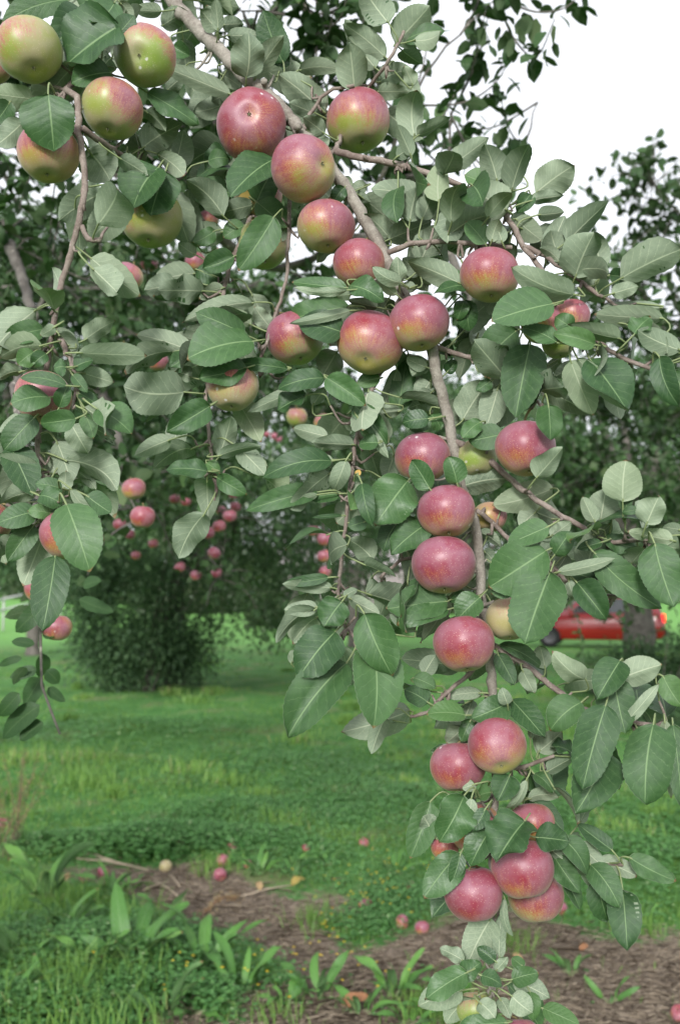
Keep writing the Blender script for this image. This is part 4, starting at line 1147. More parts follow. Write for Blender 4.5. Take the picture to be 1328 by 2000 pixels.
b = gp(345, 18.5)
crown_tree('apple_tree', 'round-headed apple tree standing over the dark bush across the grass', b, 2.0, .20, b + [.8, 0, 3.45], (3.5, 2.6, 2.65), 170, 46000, .085, M['far_leaf'])
b = gp(1243, 13.2)
crown_tree('apple_tree', 'apple tree with grey trunk standing right in front of the red car', b, 2.1, .25, b + [.5, .6, 3.5], (2.9, 2.4, 1.6), 110, 32000, .085, M['right_leaf'])
b = gp(-70, 10.5)
crown_tree('apple_tree', 'dense dark apple crown reaching in from the side behind the dim hanging apples', b, 2.2, .2, b + [1.55, .4, 4.1], (2.5, 1.9, 1.75), 110, 34000, .085, M['far_leaf'])
for (px, d, h, rx, lab) in [(905, 25, 5.0, 3.6, 'orchard tree far behind the limb, between bush tree and car'), (690, 31, 5.2, 3.4, 'distant orchard tree rising beside the shed'),
                            (1010, 40, 5.2, 3.6, 'orchard tree in the distance just beyond the car front'), (70, 27, 3.9, 3.0, 'distant orchard tree by the pale rail fence'),
                            (1400, 24, 4.6, 3.4, 'distant orchard tree past the car tail lamp')]:
    b = gp(px, d)
    crown_tree('apple_tree', lab, b, 1.9, .2, b + [0, 0, h], (rx, rx * .9, 2.6), 90, 19000, .15, M['far_leaf'] if d not in (27, 40) else M['right_leaf'])

def bush(name, label, base, rad, n, Ls, mat, cat='bush', stems=9):
    root = empty(name, base)
    tag(root, label, cat)
    rad = np.asarray(rad, float)
    a = Acc()
    for k in range(stems):
        an = rng.random() * 6.28
        e = np.array([math.cos(an) * rad[0] * .7, math.sin(an) * rad[1] * .7, rad[2] * rng.uniform(1.0, 1.9)])
        q = catmull([np.array([e[0] * .2, e[1] * .2, -.05]), e * np.array([.6, .6, .55]), e], .12)
        tube(a, q, np.linspace(.018, .005, len(q)), 6, .1)
    a.build('stem', M['trunk'], root)
    k = 34
    u = rng.normal(0, 1, (k, 3)); u /= np.linalg.norm(u, axis=1)[:, None]; u[:, 2] = np.abs(u[:, 2]) * 1.0
    cl = u * (rng.random(k) ** .5)[:, None] * rad * np.array([1, 1, 1.75]); cl[:, 2] += rad[2] * .12
    ci = rng.integers(0, k, n)
    off = rng.normal(0, 1, (n, 3))
    B = cl[ci] + off * rad.mean() * .16
    B[:, 2] = np.abs(B[:, 2])
    D = off + rng.normal(0, .8, (n, 3)); N = rng.normal(0, .5, (n, 3)); N[:, 2] += 1
    L = Ls * rng.uniform(.6, 1.2, n)
    f = Acc()
    diamonds(f, B, D, N, L, L * .55, np.clip(rng.normal(.4, .25, n), 0, 1))
    f.build('foliage', mat, root)
    return root
bush('bush', 'dark bush wrapped around the trunk of the round-headed apple tree', gp(276, 17.4), (1.50, 1.0, 1.60), 26000, .075, M['bush_leaf'])
bush('bush', 'low scrub around the grey trunk in front of the car', gp(1268, 12.4), (.74, .5, .66), 7000, .06, M['bush_leaf'], stems=6)
bush('bush', 'thin leafy scrub in the grass before the red car door', gp(1165, 16.5), (.75, .4, .42), 1500, .07, M['right_leaf'], stems=7)
bush('bush', 'yellowish shrub on the meadow edge next to the shed', gp(735, 40), (1.3, 1.0, .9), 3000, .13, M['weed'], stems=5)

for k, (px, d, rx, hz, lab) in enumerate([(470, 60, 3.2, 1.5, 'dark bush at the far meadow edge left of the grey shed'), (560, 46, 2.0, .95, 'bush in front of the grey shed wall'),
        (150, 62, 4.5, 1.9, 'far bush glimpsed behind the dark trunk bush'), (20, 66, 4.2, 1.9, 'far dark bush above the rail fence'), (860, 58, 3.6, 1.5, 'far bush beyond the shed, behind the speckled apple'), (1020, 64, 4.0, 1.7, 'far bush behind the nose of the car'),
        (660, 44, 1.5, .6, 'low bush covering the shed posts'), (370, 58, 3.0, 1.4, 'far bush seen below the low branches of the round-headed tree')]):
    bush('bush', lab, gp(px, d), (rx, rx * .6, hz), 4200, .26, M['wood_leaf'] if k % 3 else M['far_leaf'], stems=4)

# far wood closing the view
n_ = 60000
x = rng.uniform(-75, 75, n_)
hcol = 5.0 + 2.2 * np.sin(x * .31) + 1.6 * np.sin(x * .83 + 1) + 1.0 * np.sin(x * 1.9)
y = 78 + rng.uniform(0, 9, n_) + 3 * np.sin(x * .2)
zz = rng.random(n_) ** .8 * hcol
zz += gz(x, y)
f = Acc()
D = rng.normal(0, 1, (n_, 3)); N = rng.normal(0, .6, (n_, 3)); N[:, 2] += .8; N[:, 1] -= .5
diamonds(f, np.stack([x, y, zz], -1), D, N, rng.uniform(.35, .75, n_), rng.uniform(.25, .5, n_), np.clip(rng.normal(.42, .28, n_), 0, 1))
o = f.build('wood', M['wood_leaf'])
tag(o, 'far wood closing the meadow behind the trees', 'wood', kind='stuff')
# ------------------------------------------------------------------ shed, rail fence, car
M['plank'] = simple('weathered_plank', (0.27, 0.235, 0.235), .85, .2, .35, 9)
M['shed_roof'] = simple('shed_roof_sheet', (0.42, 0.37, 0.38), .6, .3, .25, 5)
M['dark_wood'] = simple('dark_opening', (0.03, 0.028, 0.026), .9, .1)
M['rail'] = simple('pale_rail', (0.42, 0.41, 0.41), .7, .3, .15, 12)

sh = empty('wooden_shed', gp(668, 52))
tag(sh, 'weathered grey shed with pale roof glimpsed through leaves across the meadow', 'shed')
a = Acc()
for k in range(26):            # upright boards with shadow gaps
    x0 = -3.0 + k * .23
    if 4 <= k <= 8 or 14 <= k <= 18: continue
    box(a, (x0, -.02 - .006 * (k % 3), 0), (x0 + .215, .06, 2.75))
box(a, (-3.0, .07, 0), (-2.94, 3.6, 2.75)); box(a, (2.94, .07, 0), (3.0, 3.6, 2.75)); box(a, (-3.0, 3.61, 0), (3.0, 3.67, 2.75))
a.build('wall', M['plank'], sh, smooth=False)
a = Acc()
a.add([(-3.3,-.55,2.78),(3.3,-.55,2.78),(3.3,1.8,4.5),(-3.3,1.8,4.5),(-3.3,-.55,2.88),(3.3,-.55,2.88),(3.3,1.8,4.6),(-3.3,1.8,4.6),(3.3,4.2,2.88),(-3.3,4.2,2.88),(3.3,4.2,2.78),(-3.3,4.2,2.78)],
      [(0,3,2,1),(4,5,6,7),(0,1,5,4),(7,6,8,9),(3,11,10,2),(9,8,10,11),(1,2,6,5),(0,4,7,3),(2,10,8,6),(3,7,9,11)])
a.build('roof', M['shed_roof'], sh, smooth=False)
a = Acc(); box(a, (-3.25, -.50, 2.52), (3.25, -.40, 2.77)); a.build('eave_beam', M['dark_wood'], sh, smooth=False)
for xx in (-3.1, -1.1, 1.0, 3.0):
    a = Acc(); box(a, (xx, -.50, 0), (xx + .14, -.36, 2.515)); a.build('post', M['plank'], sh, smooth=False)

fr = empty('rail_fence', P(-60, 1180, 38) * [1, 1, 0])
tag(fr, 'pale rail fence at the picture edge crossing the bright meadow', 'fence')
O = np.array(fr.location)
r0_, r1_ = P(-420, 1262, 26), P(120, 1146, 50)
fdir = r1_ - r0_
for k in range(7):
    p = r0_ + fdir * k / 6
    gpz = float(gz(p[0], p[1]))
    a = Acc(); tube(a, [np.array([p[0], p[1], gpz - .1]) - O, np.array([p[0], p[1], p[2] + .06]) - O], .045, 8); a.build('post', M['rail'], fr)
    if k < 6:
        q = r0_ + fdir * (k + 1) / 6
        for dz in (0, -.45):
            a = Acc(); tube(a, [p - O + [0, -.06, dz], q - O + [0, -.06, dz]], .05, 8); a.build('rail', M['rail'], fr)

def paint(name, col):
    n = NT(name)
    return n.done(n.pbr(n.mix(n.noise(3, 2), col, tuple(c * .85 for c in col)), .22, .5, None, .6))
M['car'] = paint('red_car_paint', (0.30, 0.010, 0.012))
n = NT('car_glass'); M['glass'] = n.done(n.pbr((0.03, 0.04, 0.045), .05, .8))
n = NT('tyre_rubber'); M['tyre'] = n.done(n.pbr((0.015, 0.015, 0.016), .8, .3))
n = NT('wheel_alloy'); M['alloy'] = n.done(n.pbr((0.06, 0.06, 0.065), .4, .5, None, 0, .6))
n = NT('tail_lamp_lit'); b_ = n.pbr((0.5, 0.01, 0.01), .2); b_.inputs['Emission Color'].default_value = (1, .02, .01, 1); b_.inputs['Emission Strength'].default_value = 1.6; M['lamp'] = n.done(b_)
n = NT('black_trim'); M['trim'] = n.done(n.pbr((0.02, 0.02, 0.02), .5))
n = NT('bumper_plastic'); M['chrome'] = n.done(n.pbr((0.35, 0.35, 0.36), .25, .5, None, 0, .6))

car = empty('parked_car', tuple(gp(1158, 31.5)))
tag(car, 'red car parked behind the orchard trees with one tail lamp glowing', 'car')
car.rotation_euler = (0, 0, R(-17))
# stations from nose (-x) to tail (+x): x, half width, sill z, belt z, roof z, roof half width
ST = [(-2.12,.55,.42,.66,.66,.50),(-2.04,.74,.30,.76,.77,.66),(-1.85,.83,.25,.86,.90,.70),(-1.35,.87,.24,.95,1.00,.72),(-1.02,.87,.24,.99,1.06,.72),(-.70,.87,.24,1.00,1.30,.66),(-.36,.87,.24,1.00,1.53,.60),
      (.30,.87,.24,1.01,1.60,.60),(1.00,.87,.24,1.02,1.60,.60),(1.55,.86,.24,1.04,1.55,.58),(1.82,.85,.26,1.05,1.36,.62),(1.98,.83,.30,1.05,1.12,.68),(2.06,.78,.34,.88,.90,.66),(2.10,.66,.42,.70,.71,.58)]
prof = []
for (x, hw, zs, zb, zr, rw) in ST:
    half = [(hw * .86, zs), (hw * .97, zs + .06), (hw, zs + (zb - zs) * .45), (hw * .985, zb - .07), (hw * .94, zb), (rw + (hw * .94 - rw) * .12, zr - (zr - zb) * .12), (rw * .86, zr - .005), (rw * .4, zr + .015)]
    prof.append([(x, -y, z) for y, z in half] + [(x, y, z) for y, z in half[::-1]])
prof = np.array(prof)
k = prof.shape[1]
idx = np.arange(len(ST) * k).reshape(len(ST), k)
a = Acc()
a.add(prof.reshape(-1, 3), np.stack([idx[:-1], np.roll(idx[:-1], -1, 1), np.roll(idx[1:], -1, 1), idx[1:]], -1).reshape(-1, 4)[:, ::-1])
a.add(np.vstack([prof[0], prof[0].mean(0)]), None, [(k, j, (j + 1) % k) for j in range(k)])
a.add(np.vstack([prof[-1], prof[-1].mean(0)]), None, [(k, (j + 1) % k, j) for j in range(k)])
a.build('body', M['car'], car)
def side_y(x, z):
    xs_ = [s[0] for s in ST]
    hw = np.interp(x, xs_, [s[1] for s in ST]); zb = np.interp(x, xs_, [s[3] for s in ST]); zr = np.interp(x, xs_, [s[4] for s in ST]); rw = np.interp(x, xs_, [s[5] for s in ST])
    t = np.clip((z - zb) / max(zr - zb, 1e-3), 0, 1)
    return hw * .94 + (rw - hw * .94) * t
for sgn in (-1, 1):
    for poly in ([(-.66,1.06),(-.30,1.44),(.22,1.50),(.26,1.07)], [(.34,1.07),(.30,1.50),(.98,1.50),(1.04,1.08)], [(1.12,1.08),(1.06,1.49),(1.42,1.45),(1.66,1.12)]):
        a = Acc()
        V = [(x, sgn * (side_y(x, z) + .012), z) for x, z in poly] + [(x, sgn * (side_y(x, z) - .03), z) for x, z in poly]
        a.add(V, [(0,1,2,3),(7,6,5,4),(0,4,5,1),(1,5,6,2),(2,6,7,3),(3,7,4,0)])
        a.build('side_window', M['glass'], car, smooth=False)
    for wx in (-1.33, 1.32):
        w_ = Acc()
        ang = np.arange(28) * 2 * math.pi / 28
        rings = [(.20, .00), (.31, .0), (.335, .03), (.335, .17), (.31, .20), (.20, .20)]
        V = np.array([[(wx + math.cos(t) * r, sgn * (.89 - y), .335 + math.sin(t) * r) for t in ang] for r, y in rings])
        ii = np.arange(len(rings) * 28).reshape(len(rings), 28)
        w_.add(V.reshape(-1, 3), np.stack([ii[:-1], np.roll(ii[:-1], -1, 1), np.roll(ii[1:], -1, 1), ii[1:]], -1).reshape(-1, 4))
        wo_ = w_.build('wheel', M['tyre'], car)
        r_ = Acc()
        V = [(wx + math.cos(t) * .2, sgn * .885, .335 + math.sin(t) * .2) for t in ang] + [(wx, sgn * .865, .335)]
        r_.add(V, None, [(28, j, (j + 1) % 28) for j in range(28)])
        r_.build('rim', M['alloy'], wo_)
    a = Acc(); box(a, (2.00, sgn * .70 - .09, .80), (2.10, sgn * .70 + .09, 1.02)); a.build('tail_lamp', M['lamp'], car, smooth=False)
    a = Acc(); box(a, (-2.10, sgn * .58 - .14, .62), (-2.0, sgn * .58 + .14, .74)); a.build('headlight', M['chrome'], car, smooth=False)
    a = Acc(); box(a, (-.72, sgn * .97 - .10, 1.0), (-.60, sgn * .97 + .10, 1.13)); a.build('mirror', M['car'], car, smooth=False)
    a = Acc(); box(a, (.12, sgn * .885 - .012, .86), (.24, sgn * .885 + .012, .89)); a.build('door_handle', M['trim'], car, smooth=False)
a = Acc(); a.add([(-.98,-.62,1.08),(-.98,.62,1.08),(-.40,.52,1.50),(-.40,-.52,1.50),(-.95,-.62,1.06),(-.95,.62,1.06),(-.37,.52,1.48),(-.37,-.52,1.48)], [(0,3,2,1),(4,5,6,7),(0,1,5,4),(1,2,6,5),(2,3,7,6),(3,0,4,7)]); 
a.v[0] = a.v[0] + np.array([-.03, 0, .03]); a.build('windscreen', M['glass'], car, smooth=False)
a = Acc(); a.add([(1.64,-.52,1.50),(1.64,.52,1.50),(1.95,.60,1.14),(1.95,-.60,1.14),(1.60,-.52,1.49),(1.60,.52,1.49),(1.91,.60,1.12),(1.91,-.60,1.12)], [(0,3,2,1),(4,5,6,7),(0,1,5,4),(1,2,6,5),(2,3,7,6),(3,0,4,7)])
a.v[0] = a.v[0] + np.array([.04, 0, .03]); a.build('rear_window', M['glass'], car, smooth=False)
a = Acc(); box(a, (2.04, -.72, .36), (2.15, .72, .56)); a.build('bumper', M['trim'], car, smooth=False)

# ------------------------------------------------------------------ windfall apples
for (px, py, dia, ground, blush, label) in FALLEN:
    p = G(px, py + dia * .3)
    d = depth_of(p)
    r = float(np.clip(.5 * dia / FPX * d, .026, .040))
    c = np.array([p[0], p[1], p[2] + r * .80])
    if 'touching red pair' in label and 'upper' in label: c = c + [0, .02, .012]
    ax = unit(rng.normal(0, 1, 3) + np.array([0, 0, .4]))
    if 'calyx up' in label: ax = np.array([.2, .25, -1])
    col = {'dark brown-red': (.20, .10, .05), 'brown shrunken': (.22, .13, .06)}
    gr = next((v for kx, v in col.items() if kx in label), ground)
    make_apple(c, r, ax, gr, np.array([0, -.4, .8]), blush, label, 'windfall apples on the orchard floor', 22, 16, name='fallen_apple', parts=dia > 24)

# ------------------------------------------------------------------ grass, clover, weeds
def px_scatter(nn, x0, x1, y0, y1, power=1.0):
    """points on the ground, thinning with distance like the blades one can make out"""
    px = rng.uniform(x0, x1, nn)
    py = y0 + (y1 - y0) * rng.random(nn) ** power
    den = -(camF[2] - camU[2] * (py - CY) / FPX)
    t = CAM_Z / den
    X = t * (px - CX) / FPX
    Y = t * (camF[1] - camU[1] * (py - CY) / FPX)
    ok = (den > 0.012) & (Y < 62)
    return X[ok], Y[ok]

def blades(acc, x, y, h, w, tone, lean=.55, clump=None):
    n = len(x)
    z = gz(x, y)
    a = rng.random(n) * 6.283
    la = rng.random(n) * 6.283
    ln = np.abs(rng.normal(0, lean, n))
    dx, dy = np.cos(la) * ln, np.sin(la) * ln
    sx, sy = np.cos(a) * w, np.sin(a) * w
    b = np.stack([x, y, z - .005], -1)
    m = b + np.stack([dx * h * .4, dy * h * .4, h * .62], -1)
    t = b + np.stack([dx * h * 1.1, dy * h * 1.1, h * (1.0 - .28 * np.clip(ln, 0, 1.4))], -1)
    s = np.stack([sx, sy, np.zeros(n)], -1)
    V = np.stack([b - s, b + s, m + s * .8, m - s * .8, t], 1).reshape(-1, 3)
    i = np.arange(n) * 5
    acc.add(V, np.stack([i, i + 1, i + 2, i + 3], -1), np.stack([i + 3, i + 2, i + 4], -1), at=np.repeat(tone, 5))

ga = Acc()
x, y = px_scatter(210000, -420, 1750, 1192, 2060, .85)
s = soil(x, y)
dens = .5 + .28 * np.sin(x * 1.7 + 2.1 * np.sin(y * .9)) * np.sin(y * 1.3 + 1.1 * np.sin(x * 1.1)) + .28 * np.sin(x * 5.3 + 1.7 * np.sin(y * 2.9)) * np.sin(y * 4.1 + 1.3 * np.sin(x * 3.7))
dens = np.clip(dens, 0, 1)
keep = (rng.random(len(x)) > np.clip(s * 4.0, 0, .99)) & (rng.random(len(x)) < .14 + .86 * dens)
x, y, dens = x[keep], y[keep], dens[keep]
mown = np.where(y > 30, .5, 1)
corner = np.clip(1 - np.hypot((x + 1.1) / 1.1, (y - 4.0) / 1.3), 0, 1)
h = (1 - .55 * corner) * (rng.uniform(.022, .055, len(x)) + .07 * dens ** 2 * rng.random(len(x))) * mown
w = np.maximum(.0016, .00033 * y) * rng.uniform(.7, 1.4, len(x))
tone = np.clip(rng.normal(.42, .24, len(x)) + .22 * np.sin(x * .9 + 1) * np.sin(y * .6) + .25 * (.5 - dens) + np.where(y > 28, .2, 0), 0, 1)
blades(ga, x, y, h, w, tone)
# longer tufts in the near corner and along the soil strip
x, y = px_scatter(2600, -300, 330, 1760, 2060)
k = rng.random(len(x)) > soil(x, y) * .9
blades(ga, x[k], y[k], rng.uniform(.08, .22, k.sum()), rng.uniform(.0014, .003, k.sum()), np.clip(rng.normal(.45, .22, k.sum()), 0, 1), .5)
for (cx0, cy0, nn, hh) in [(130,1960,300,.22),(60,1900,220,.20),(420,1690,160,.13),(1000,1850,150,.1),(1240,1815,200,.1),(830,1960,160,.14),(900,1985,200,.16),(930,1660,200,.1),(620,1790,150,.12),(545,1985,80,.1)]:
    c0 = G(cx0, cy0)
    x = c0[0] + rng.normal(0, .07, nn); y = c0[1] + rng.normal(0, .09, nn)
    blades(ga, x, y, hh * rng.uniform(.5, 1.1, nn), rng.uniform(.0014, .0028, nn), np.clip(rng.normal(.5, .2, nn), 0, 1), .6)
for k in range(90):       # rough tussocks in the unmown part
    px_, py_ = rng.uniform(-200, 1500), rng.uniform(1285, 1660)
    c0 = G(px_, py_)
    if soil(c0[0], c0[1]) > .1: continue
    nn = int(rng.integers(60, 170))
    sp_ = rng.uniform(.05, .16)
    x = c0[0] + rng.normal(0, sp_, nn); y = c0[1] + rng.normal(0, sp_, nn)
    blades(ga, x, y, rng.uniform(.08, .2) * rng.uniform(.5, 1.1, nn), np.maximum(.0018, .00036 * y) * rng.uniform(.8, 1.5, nn), np.clip(rng.normal(rng.uniform(.3, .8), .16, nn), 0, 1), .6)
o = ga.build('grass', M['grass'])
tag(o, 'green orchard grass, shorter and brighter towards the meadow', 'grass', kind='stuff')

# clover and low leafy ground cover
def trefoils(acc, x, y, hh, size, m=0):
    n = len(x)
    z = gz(x, y) + hh
    a0 = rng.random(n) * 6.28
    for k in range(3):
        a = a0 + k * 2.094
        D = np.stack([np.cos(a), np.sin(a), rng.normal(.05, .2, n)], -1)
        N = np.stack([rng.normal(0, .3, n), rng.normal(-.15, .3, n), np.ones(n)], -1)
        diamonds(acc, np.stack([x, y, z], -1), D, N, size, size * .95, np.clip(rng.normal(.42, .24, n), 0, 1), m, .12)
ca = Acc()
def patch(cx0, cy0, rx, ry, nn, h0, h1, sz):
    """a patch of low leaves round a ground point; rx, ry in metres"""
    c0 = G(cx0, cy0)
    u = rng.normal(0, .5, (nn, 2))
    x = c0[0] + u[:, 0] * rx; y = c0[1] + u[:, 1] * ry
    kk = rng.random(nn) > np.clip(soil(x, y) * 1.8, 0, .97)
    x, y, u, nn = x[kk], y[kk], u[kk], int(kk.sum())
    dome = np.exp(-(u ** 2).sum(1) * 1.4)
    trefoils(ca, x, y, (h0 + (h1 - h0) * rng.random(nn) ** .5) * dome + .01, sz * rng.uniform(.6, 1.2, nn))
patch(320, 1650, 1.0, .55, 4200, .04, .15, .020)
patch(170, 1655, .7, .45, 1800, .03, .12, .020)
patch(480, 1600, 1.0, .8, 2200, .02, .09, .021)
patch(780, 1560, 1.2, 1.2, 2600, .02, .08, .022)
patch(1150, 1600, 1.1, 1.0, 2400, .02, .09, .022)
patch(1200, 1700, .9, .7, 2200, .03, .12, .021)
patch(260, 1430, 1.8, 1.4, 2200, .03, .14, .032)
patch(620, 1500, 2.0, 1.5, 2600, .02, .08, .028)
patch(130, 1880, .9, .6, 6500, .02, .15, .015)
patch(60, 1980, .5, .35, 3000, .02, .12, .014)
patch(260, 1960, .45, .35, 2400, .02, .11, .013)
patch(430, 1960, .6, .35, 1900, .02, .10, .013)
patch(620, 1940, .3, .3, 700, .02, .08, .012)
patch(800, 1770, .6, .45, 2200, .02, .09, .013)
patch(700, 1800, .35, .35, 800, .02, .08, .013)
patch(250, 1820, .6, .4, 1500, .02, .10, .014)
patch(900, 1960, .6, .4, 1500, .02, .10, .014)
x, y = px_scatter(34000, -380, 1700, 1330, 2060, .7)
k = rng.random(len(x)) > soil(x, y) * 1.6
x, y = x[k], y[k]
k = rng.random(len(x)) < .25 + .75 * (np.sin(x * 2.3 + 1.4 * np.sin(y * 1.9)) * np.sin(y * 1.7 + np.sin(x * 2.9)) > -.1)
x, y = x[k], y[k]
trefoils(ca, x, y, rng.uniform(.015, .075, len(x)), rng.uniform(.008, .016, len(x)) * np.clip(y / 4.5, 1, 2.2))
o = ca.build('clover', M['clover'])
tag(o, 'clover and wood sorrel spreading low over the orchard floor', 'ground cover', kind='stuff')

M['yellow'] = simple('sorrel_petals', (0.72, 0.52, 0.03), .6, .3, .1)
fa = Acc()
for (cx0, cy0, rx, ry, nn) in [(800,1750,.55,.35,70),(700,1790,.3,.3,26),(620,1900,.35,.3,30),(430,1950,.5,.25,20),(330,1915,.3,.2,8),(880,1720,.4,.3,26)]:
    c0 = G(cx0, cy0)
    x = c0[0] + rng.normal(0, .5, nn) * rx; y = c0[1] + rng.normal(0, .5, nn) * ry
    z = gz(x, y) + rng.uniform(.05, .13, nn)
    for k in range(5):
        an = k * 1.2566
        D = np.stack([np.full(nn, math.cos(an)), np.full(nn, math.sin(an)), np.full(nn, .35)], -1)
        N = np.tile([0, 0, 1.0], (nn, 1))
        diamonds(fa, np.stack([x, y, z], -1), D, N, np.full(nn, .0075), np.full(nn, .006), np.full(nn, .5))
o = fa.build('sorrel_flowers', M['yellow'])
tag(o, 'tiny yellow sorrel flowers sprinkled over the low greenery', 'flowers', kind='stuff')

# straw and wood chips on the bare strip
n = NT('dry_straw')
M['straw'] = n.done(n.pbr(n.mix(n.attr('tone'), (0.11, 0.082, 0.060), (0.46, 0.385, 0.29)), .85, .2))
sa = Acc()
x, y = px_scatter(44000, -100, 1600, 1640, 2080)
k = rng.random(len(x)) < soil(x, y) * .9
x, y = x[k], y[k]
m_ = len(x)
an = rng.normal(.15, .8, m_)
D = np.stack([np.cos(an), np.sin(an), rng.normal(0, .12, m_)], -1)
L = rng.gamma(2.0, .022, m_) + .012
diamonds(sa, np.stack([x, y, gz(x, y) + rng.uniform(-.006, .012, m_)], -1), D, np.tile([0, -.2, 1.0], (m_, 1)) + rng.normal(0, .25, (m_, 3)), L, rng.uniform(.0015, .0045, m_), np.clip(rng.normal(.45, .28, m_), 0, 1))
for (a0, a1) in [((140,1668),(290,1688)),((150,1676),(260,1680)),((280,1735),(340,1712)),((300,1712),(360,1745)),((330,1700),(352,1722)),((150,1662),(240,1676)),((470,1735),(570,1722))]:
    q0, q1 = G(*a0), G(*a1)
    tube(sa, [q0 + [0, 0, .012], (q0 + q1) / 2 + [0, 0, .02], q1 + [0, 0, .01]], .004, 5, .2, at=.75)
o = sa.build('straw', M['straw'])
tag(o, 'grey-brown straw and twigs littering the bare strip', 'litter', kind='stuff')

# ------------------------------------------------------------------ broad-leaved dock plants
M['dock_top'] = leaf_material('dock_upper', (0.045, 0.140, 0.022), (0.120, 0.285, 0.050), (0.16, 0.28, 0.11), False, .42, .18)
M['dock_under'] = leaf_material('dock_underside', (0.060, 0.150, 0.045), (0.13, 0.25, 0.08), (0.22, 0.30, 0.17), True, .6, .18)
def dock(px, py, nlv, size, label, up=.7, spread=1.0, jag=0.0):
    base = G(px, py)
    root = empty('dandelion_plant' if jag else 'dock_plant', base)
    tag(root, label, 'weed', 'dandelions on the orchard floor' if jag else 'dock plants on the orchard floor')
    for k in range(nlv):
        an = k * 2.399 + rng.normal(0, .3)
        el = rng.uniform(.25, up + .35) if jag else rng.uniform(.45, up + .75)
        d = unit(np.array([math.cos(an) * spread, math.sin(an) * spread, el]))
        L = size * rng.uniform(.55, 1.05)
        B = np.array([math.cos(an) * .015, math.sin(an) * .015, .0]) + d * L * .16
        T = B + d * L
        T[2] = max(T[2] - L * rng.uniform(.1, .5) * (1 - d[2]), .02)
        f = Acc()
        tube(f, catmull([np.array([0, 0, -.01]), B * .5 + [0, 0, .004], B + d * L * .05], .02), .0026, 6, 0, m=2)
        leaf(f, B, T, np.array([0, 0, 1.0]) - d * .3 + rng.normal(0, .25, 3), L * (rng.uniform(.20, .30) if jag else rng.uniform(.15, .23)), 20 if jag else 14, 2, bow=rng.uniform(.18, .42), fold=rng.uniform(.1, .35), wave=.14, tone=float(np.clip(rng.normal(.5, .28), 0, 1)), off=.0004, jag=jag)
        f.build('leaf', [M['dock_top'], M['dock_under'], M['petiole']], root)
for a in [(395,1890,11,.30,'dock plant with long arching leaves at the near edge of the bare soil'),(470,1935,9,.24,'dock plant with wavy grey-green leaves below the largest arching one'),
          (85,1760,9,.36,'dock plant with broad pale leaves in the weedy corner under the dry weed'),(215,1755,9,.19,'dock plant reaching over the straw beside the crimson windfall'),
          (40,1900,9,.34,'dock plant low in the weedy corner at the picture edge'),(250,1900,8,.36,'dock plant with one horizontal drooping leaf in the corner weeds'),
          (505,1700,10,.20,'dock plant beside the touching red windfall pair'),(570,1705,8,.18,'dock plant behind the yellow dead leaf'),(640,1690,8,.17,'small dock plant in grass beyond the yellow dead leaf'),
          (770,1715,8,.18,'dock plant among yellow flowers behind the magenta windfall'),(620,1945,7,.20,'dock plant by the brown dead leaf at the bottom'),(770,1935,10,.22,'leafy dock plant left of the last hanging leaf tuft'),
          (705,1975,8,.20,'dock plant touching the bottom frame edge by the brown dead leaf'),(1115,1905,5,.13,'single upright dock sprout on the bare soil under the lowest cluster'),
          (1190,1965,4,.12,'thin dock sprout low on the bare soil past the last tuft'),(1255,1800,6,.14,'dock seedling at the grass edge of the bare soil'),(60,1660,8,.26,'dock plant at the foot of the dry reddish weed'),
          (320,1780,6,.20,'young dock plant on the straw with one raised leaf'),(890,1945,7,.20,'dock plant tucked beside the last hanging leaf tuft'),(120,1830,9,.27,'dock plant standing in the middle of the weedy corner'),(185,1905,8,.25,'dock plant between the drooping one and the low corner one'),(20,1980,8,.26,'dock plant cut by the bottom corner of the picture'),(320,1985,7,.22,'dock plant at the bottom edge among sorrel'),
          (150,1985,7,.22,'ferny looking dock plant in the bottom corner grass')]:
    dock(*a)

for a in [(150,1945,12,.20,'dandelion with toothed leaves in the bottom corner'),(60,1945,11,.20,'dandelion rosette at the picture edge in the bottom corner'),(240,1975,12,.19,'dandelion with toothed leaves nearest the bottom edge in the corner'),
          (300,1930,10,.18,'dandelion beside the long arching dock leaves'),(130,1880,10,.19,'dandelion tucked under the corner dock plants'),(860,1975,11,.17,'dandelion at the bottom edge left of the last tuft'),
          (800,1985,10,.16,'dandelion at the bottom edge by the leafy dock'),(560,1960,9,.15,'dandelion on bare soil near the brown dead leaf'),(30,1840,10,.2,'dandelion at the picture edge between dock plants'),(380,1975,9,.16,'dandelion between the two bottom dock plants'),
          (980,1660,8,.15,'dandelion in grass behind the lowest cluster'),(1180,1680,8,.15,'dandelion in grass past the leaf spray'),(460,1640,8,.15,'dandelion above the dark plum windfall'),(250,1730,8,.15,'dandelion on straw by the crimson windfall')]:
    dock(*a, up=.45, jag=.34)

# dry weed stalks
def dry_weed(px, py, hgt, label):
    base = G(px, py)
    root = empty('dry_weed', base)
    tag(root, label, 'weed')
    for k in range(7):
        n_ = Acc(); s_ = Acc()
        e = np.array([rng.normal(0, .12), rng.normal(0, .10), hgt * rng.uniform(.65, 1.05)])
        q = catmull([np.array([rng.normal(0, .02), rng.normal(0, .02), -.01]), e * [.35, .35, .5], e], .02)
        tube(n_, q, np.linspace(.003, .0012, len(q)), 5, .1)
        for p in q[len(q) // 3:]:
            m = 5
            D = rng.normal(0, 1, (m, 3)); D[:, 2] += .5
            diamonds(s_, p + rng.normal(0, .012, (m, 3)), D, rng.normal(0, 1, (m, 3)), rng.uniform(.006, .014, m), rng.uniform(.004, .008, m), rng.random(m))
        so_ = n_.build('stalk', M['straw'], root)
        s_.build('seed_head', M['seed'], so_)
n = NT('dry_seed')
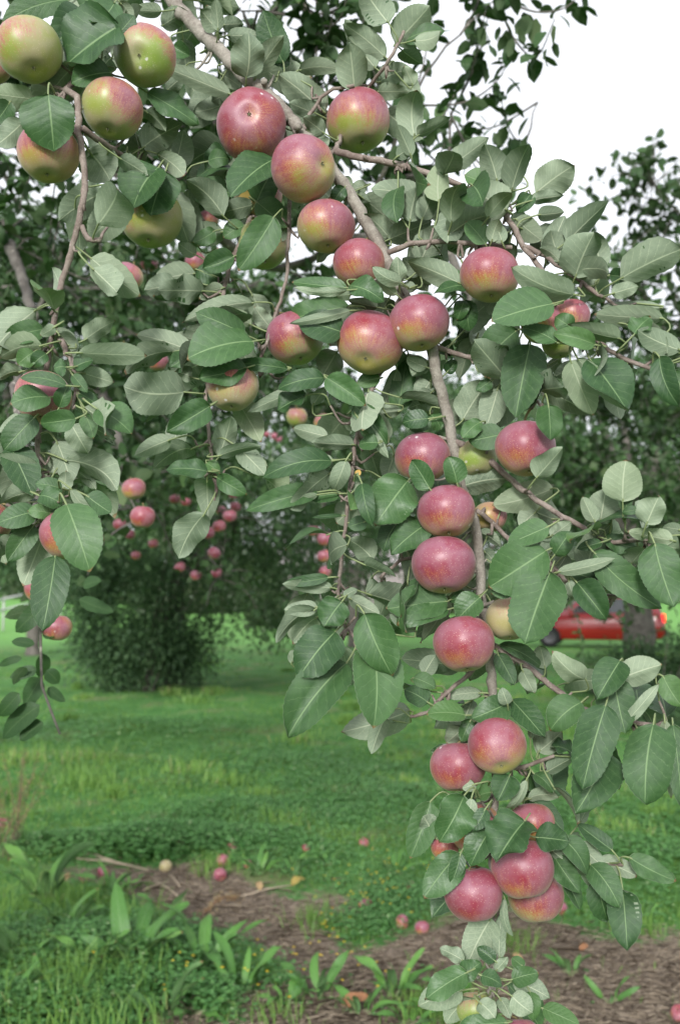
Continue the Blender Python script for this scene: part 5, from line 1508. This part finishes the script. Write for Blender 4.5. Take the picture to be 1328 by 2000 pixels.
M['seed'] = n.done(n.pbr(n.mix(n.attr('tone'), (0.16, 0.085, 0.05), (0.30, 0.24, 0.12)), .8, .2))
dry_weed(35, 1665, .62, 'dry reddish weed with seedy stalks at the picture edge above the dock leaves')
dry_weed(4, 1690, .5, 'lower dry weed cut by the picture edge beside the taller seedy one')

def dead_leaf(px, py, L, ang, mat, label, curl):
    p = G(px, py)
    f = Acc()
    d = np.array([math.cos(ang), math.sin(ang), .25])
    leaf(f, -d * L * .5 + [0, 0, .02], d * L * .5 + [0, 0, .02], np.array([0, -.6, 1.0]), L * .5, 12, 2, bow=curl, fold=.35, wave=.08, tone=.5, mtop=0, mund=0, off=.0004)
    o = f.build('fallen_leaf', mat)
    o.location = tuple(p + [0, 0, .02])
    tag(o, label, 'leaf', 'dead leaves on the ground')
M['brown_leaf'] = simple('brown_dead_leaf', (0.20, 0.095, 0.045), .7, .3, .35, 60)
M['olive_leaf'] = simple('olive_dead_leaf', (0.22, 0.17, 0.045), .7, .3, .3, 60)
M['tan_leaf'] = simple('tan_dead_leaf', (0.26, 0.18, 0.09), .7, .3, .3, 60)
dead_leaf(693, 1966, .11, .2, M['brown_leaf'], 'large rusty brown dead leaf near the bottom edge', .3)
dead_leaf(582, 1730, .09, .6, M['olive_leaf'], 'curled yellow dead leaf at the dock plants by the bare soil', .5)
dead_leaf(505, 1728, .08, 2.0, M['tan_leaf'], 'tan crumpled dead leaf just beside the curled yellow one', .4)
dead_leaf(135, 1722, .06, 1.0, M['tan_leaf'], 'small tan dead leaf under the dock plant in the weedy corner', .4)
dead_leaf(1140, 1872, .05, .4, M['brown_leaf'], 'small brown dead leaf on the bare soil past the lowest cluster', .3)
dead_leaf(1010, 1882, .05, 2.4, M['tan_leaf'], 'tan dead leaf on the bare soil just above the last tuft', .3)
dead_leaf(100, 1970, .05, 2.4, M['tan_leaf'], 'tiny tan dead leaf in the corner grass', .3)
# a thin brown curl of dead dock on the soil
f = Acc()
q0 = G(395, 1770); q1 = G(465, 1742)
pts = catmull([q0 + [0, 0, .01], (q0 + q1) / 2 + [0, .02, .05], q1 + [0, 0, .03]], .01)
tube(f, pts - q0, .004, 5, .3)
m = 260
pp = pts[rng.integers(0, len(pts), m)] - q0
diamonds(f, pp + rng.normal(0, .012, (m, 3)), rng.normal(0, 1, (m, 3)), rng.normal(0, 1, (m, 3)), rng.uniform(.008, .016, m), rng.uniform(.005, .01, m), rng.random(m))
o = f.build('dead_seed_stalk', M['seed'])
o.location = tuple(q0)
tag(o, 'rust brown dead dock seed stalk lying on the bare soil', 'dead stalk')
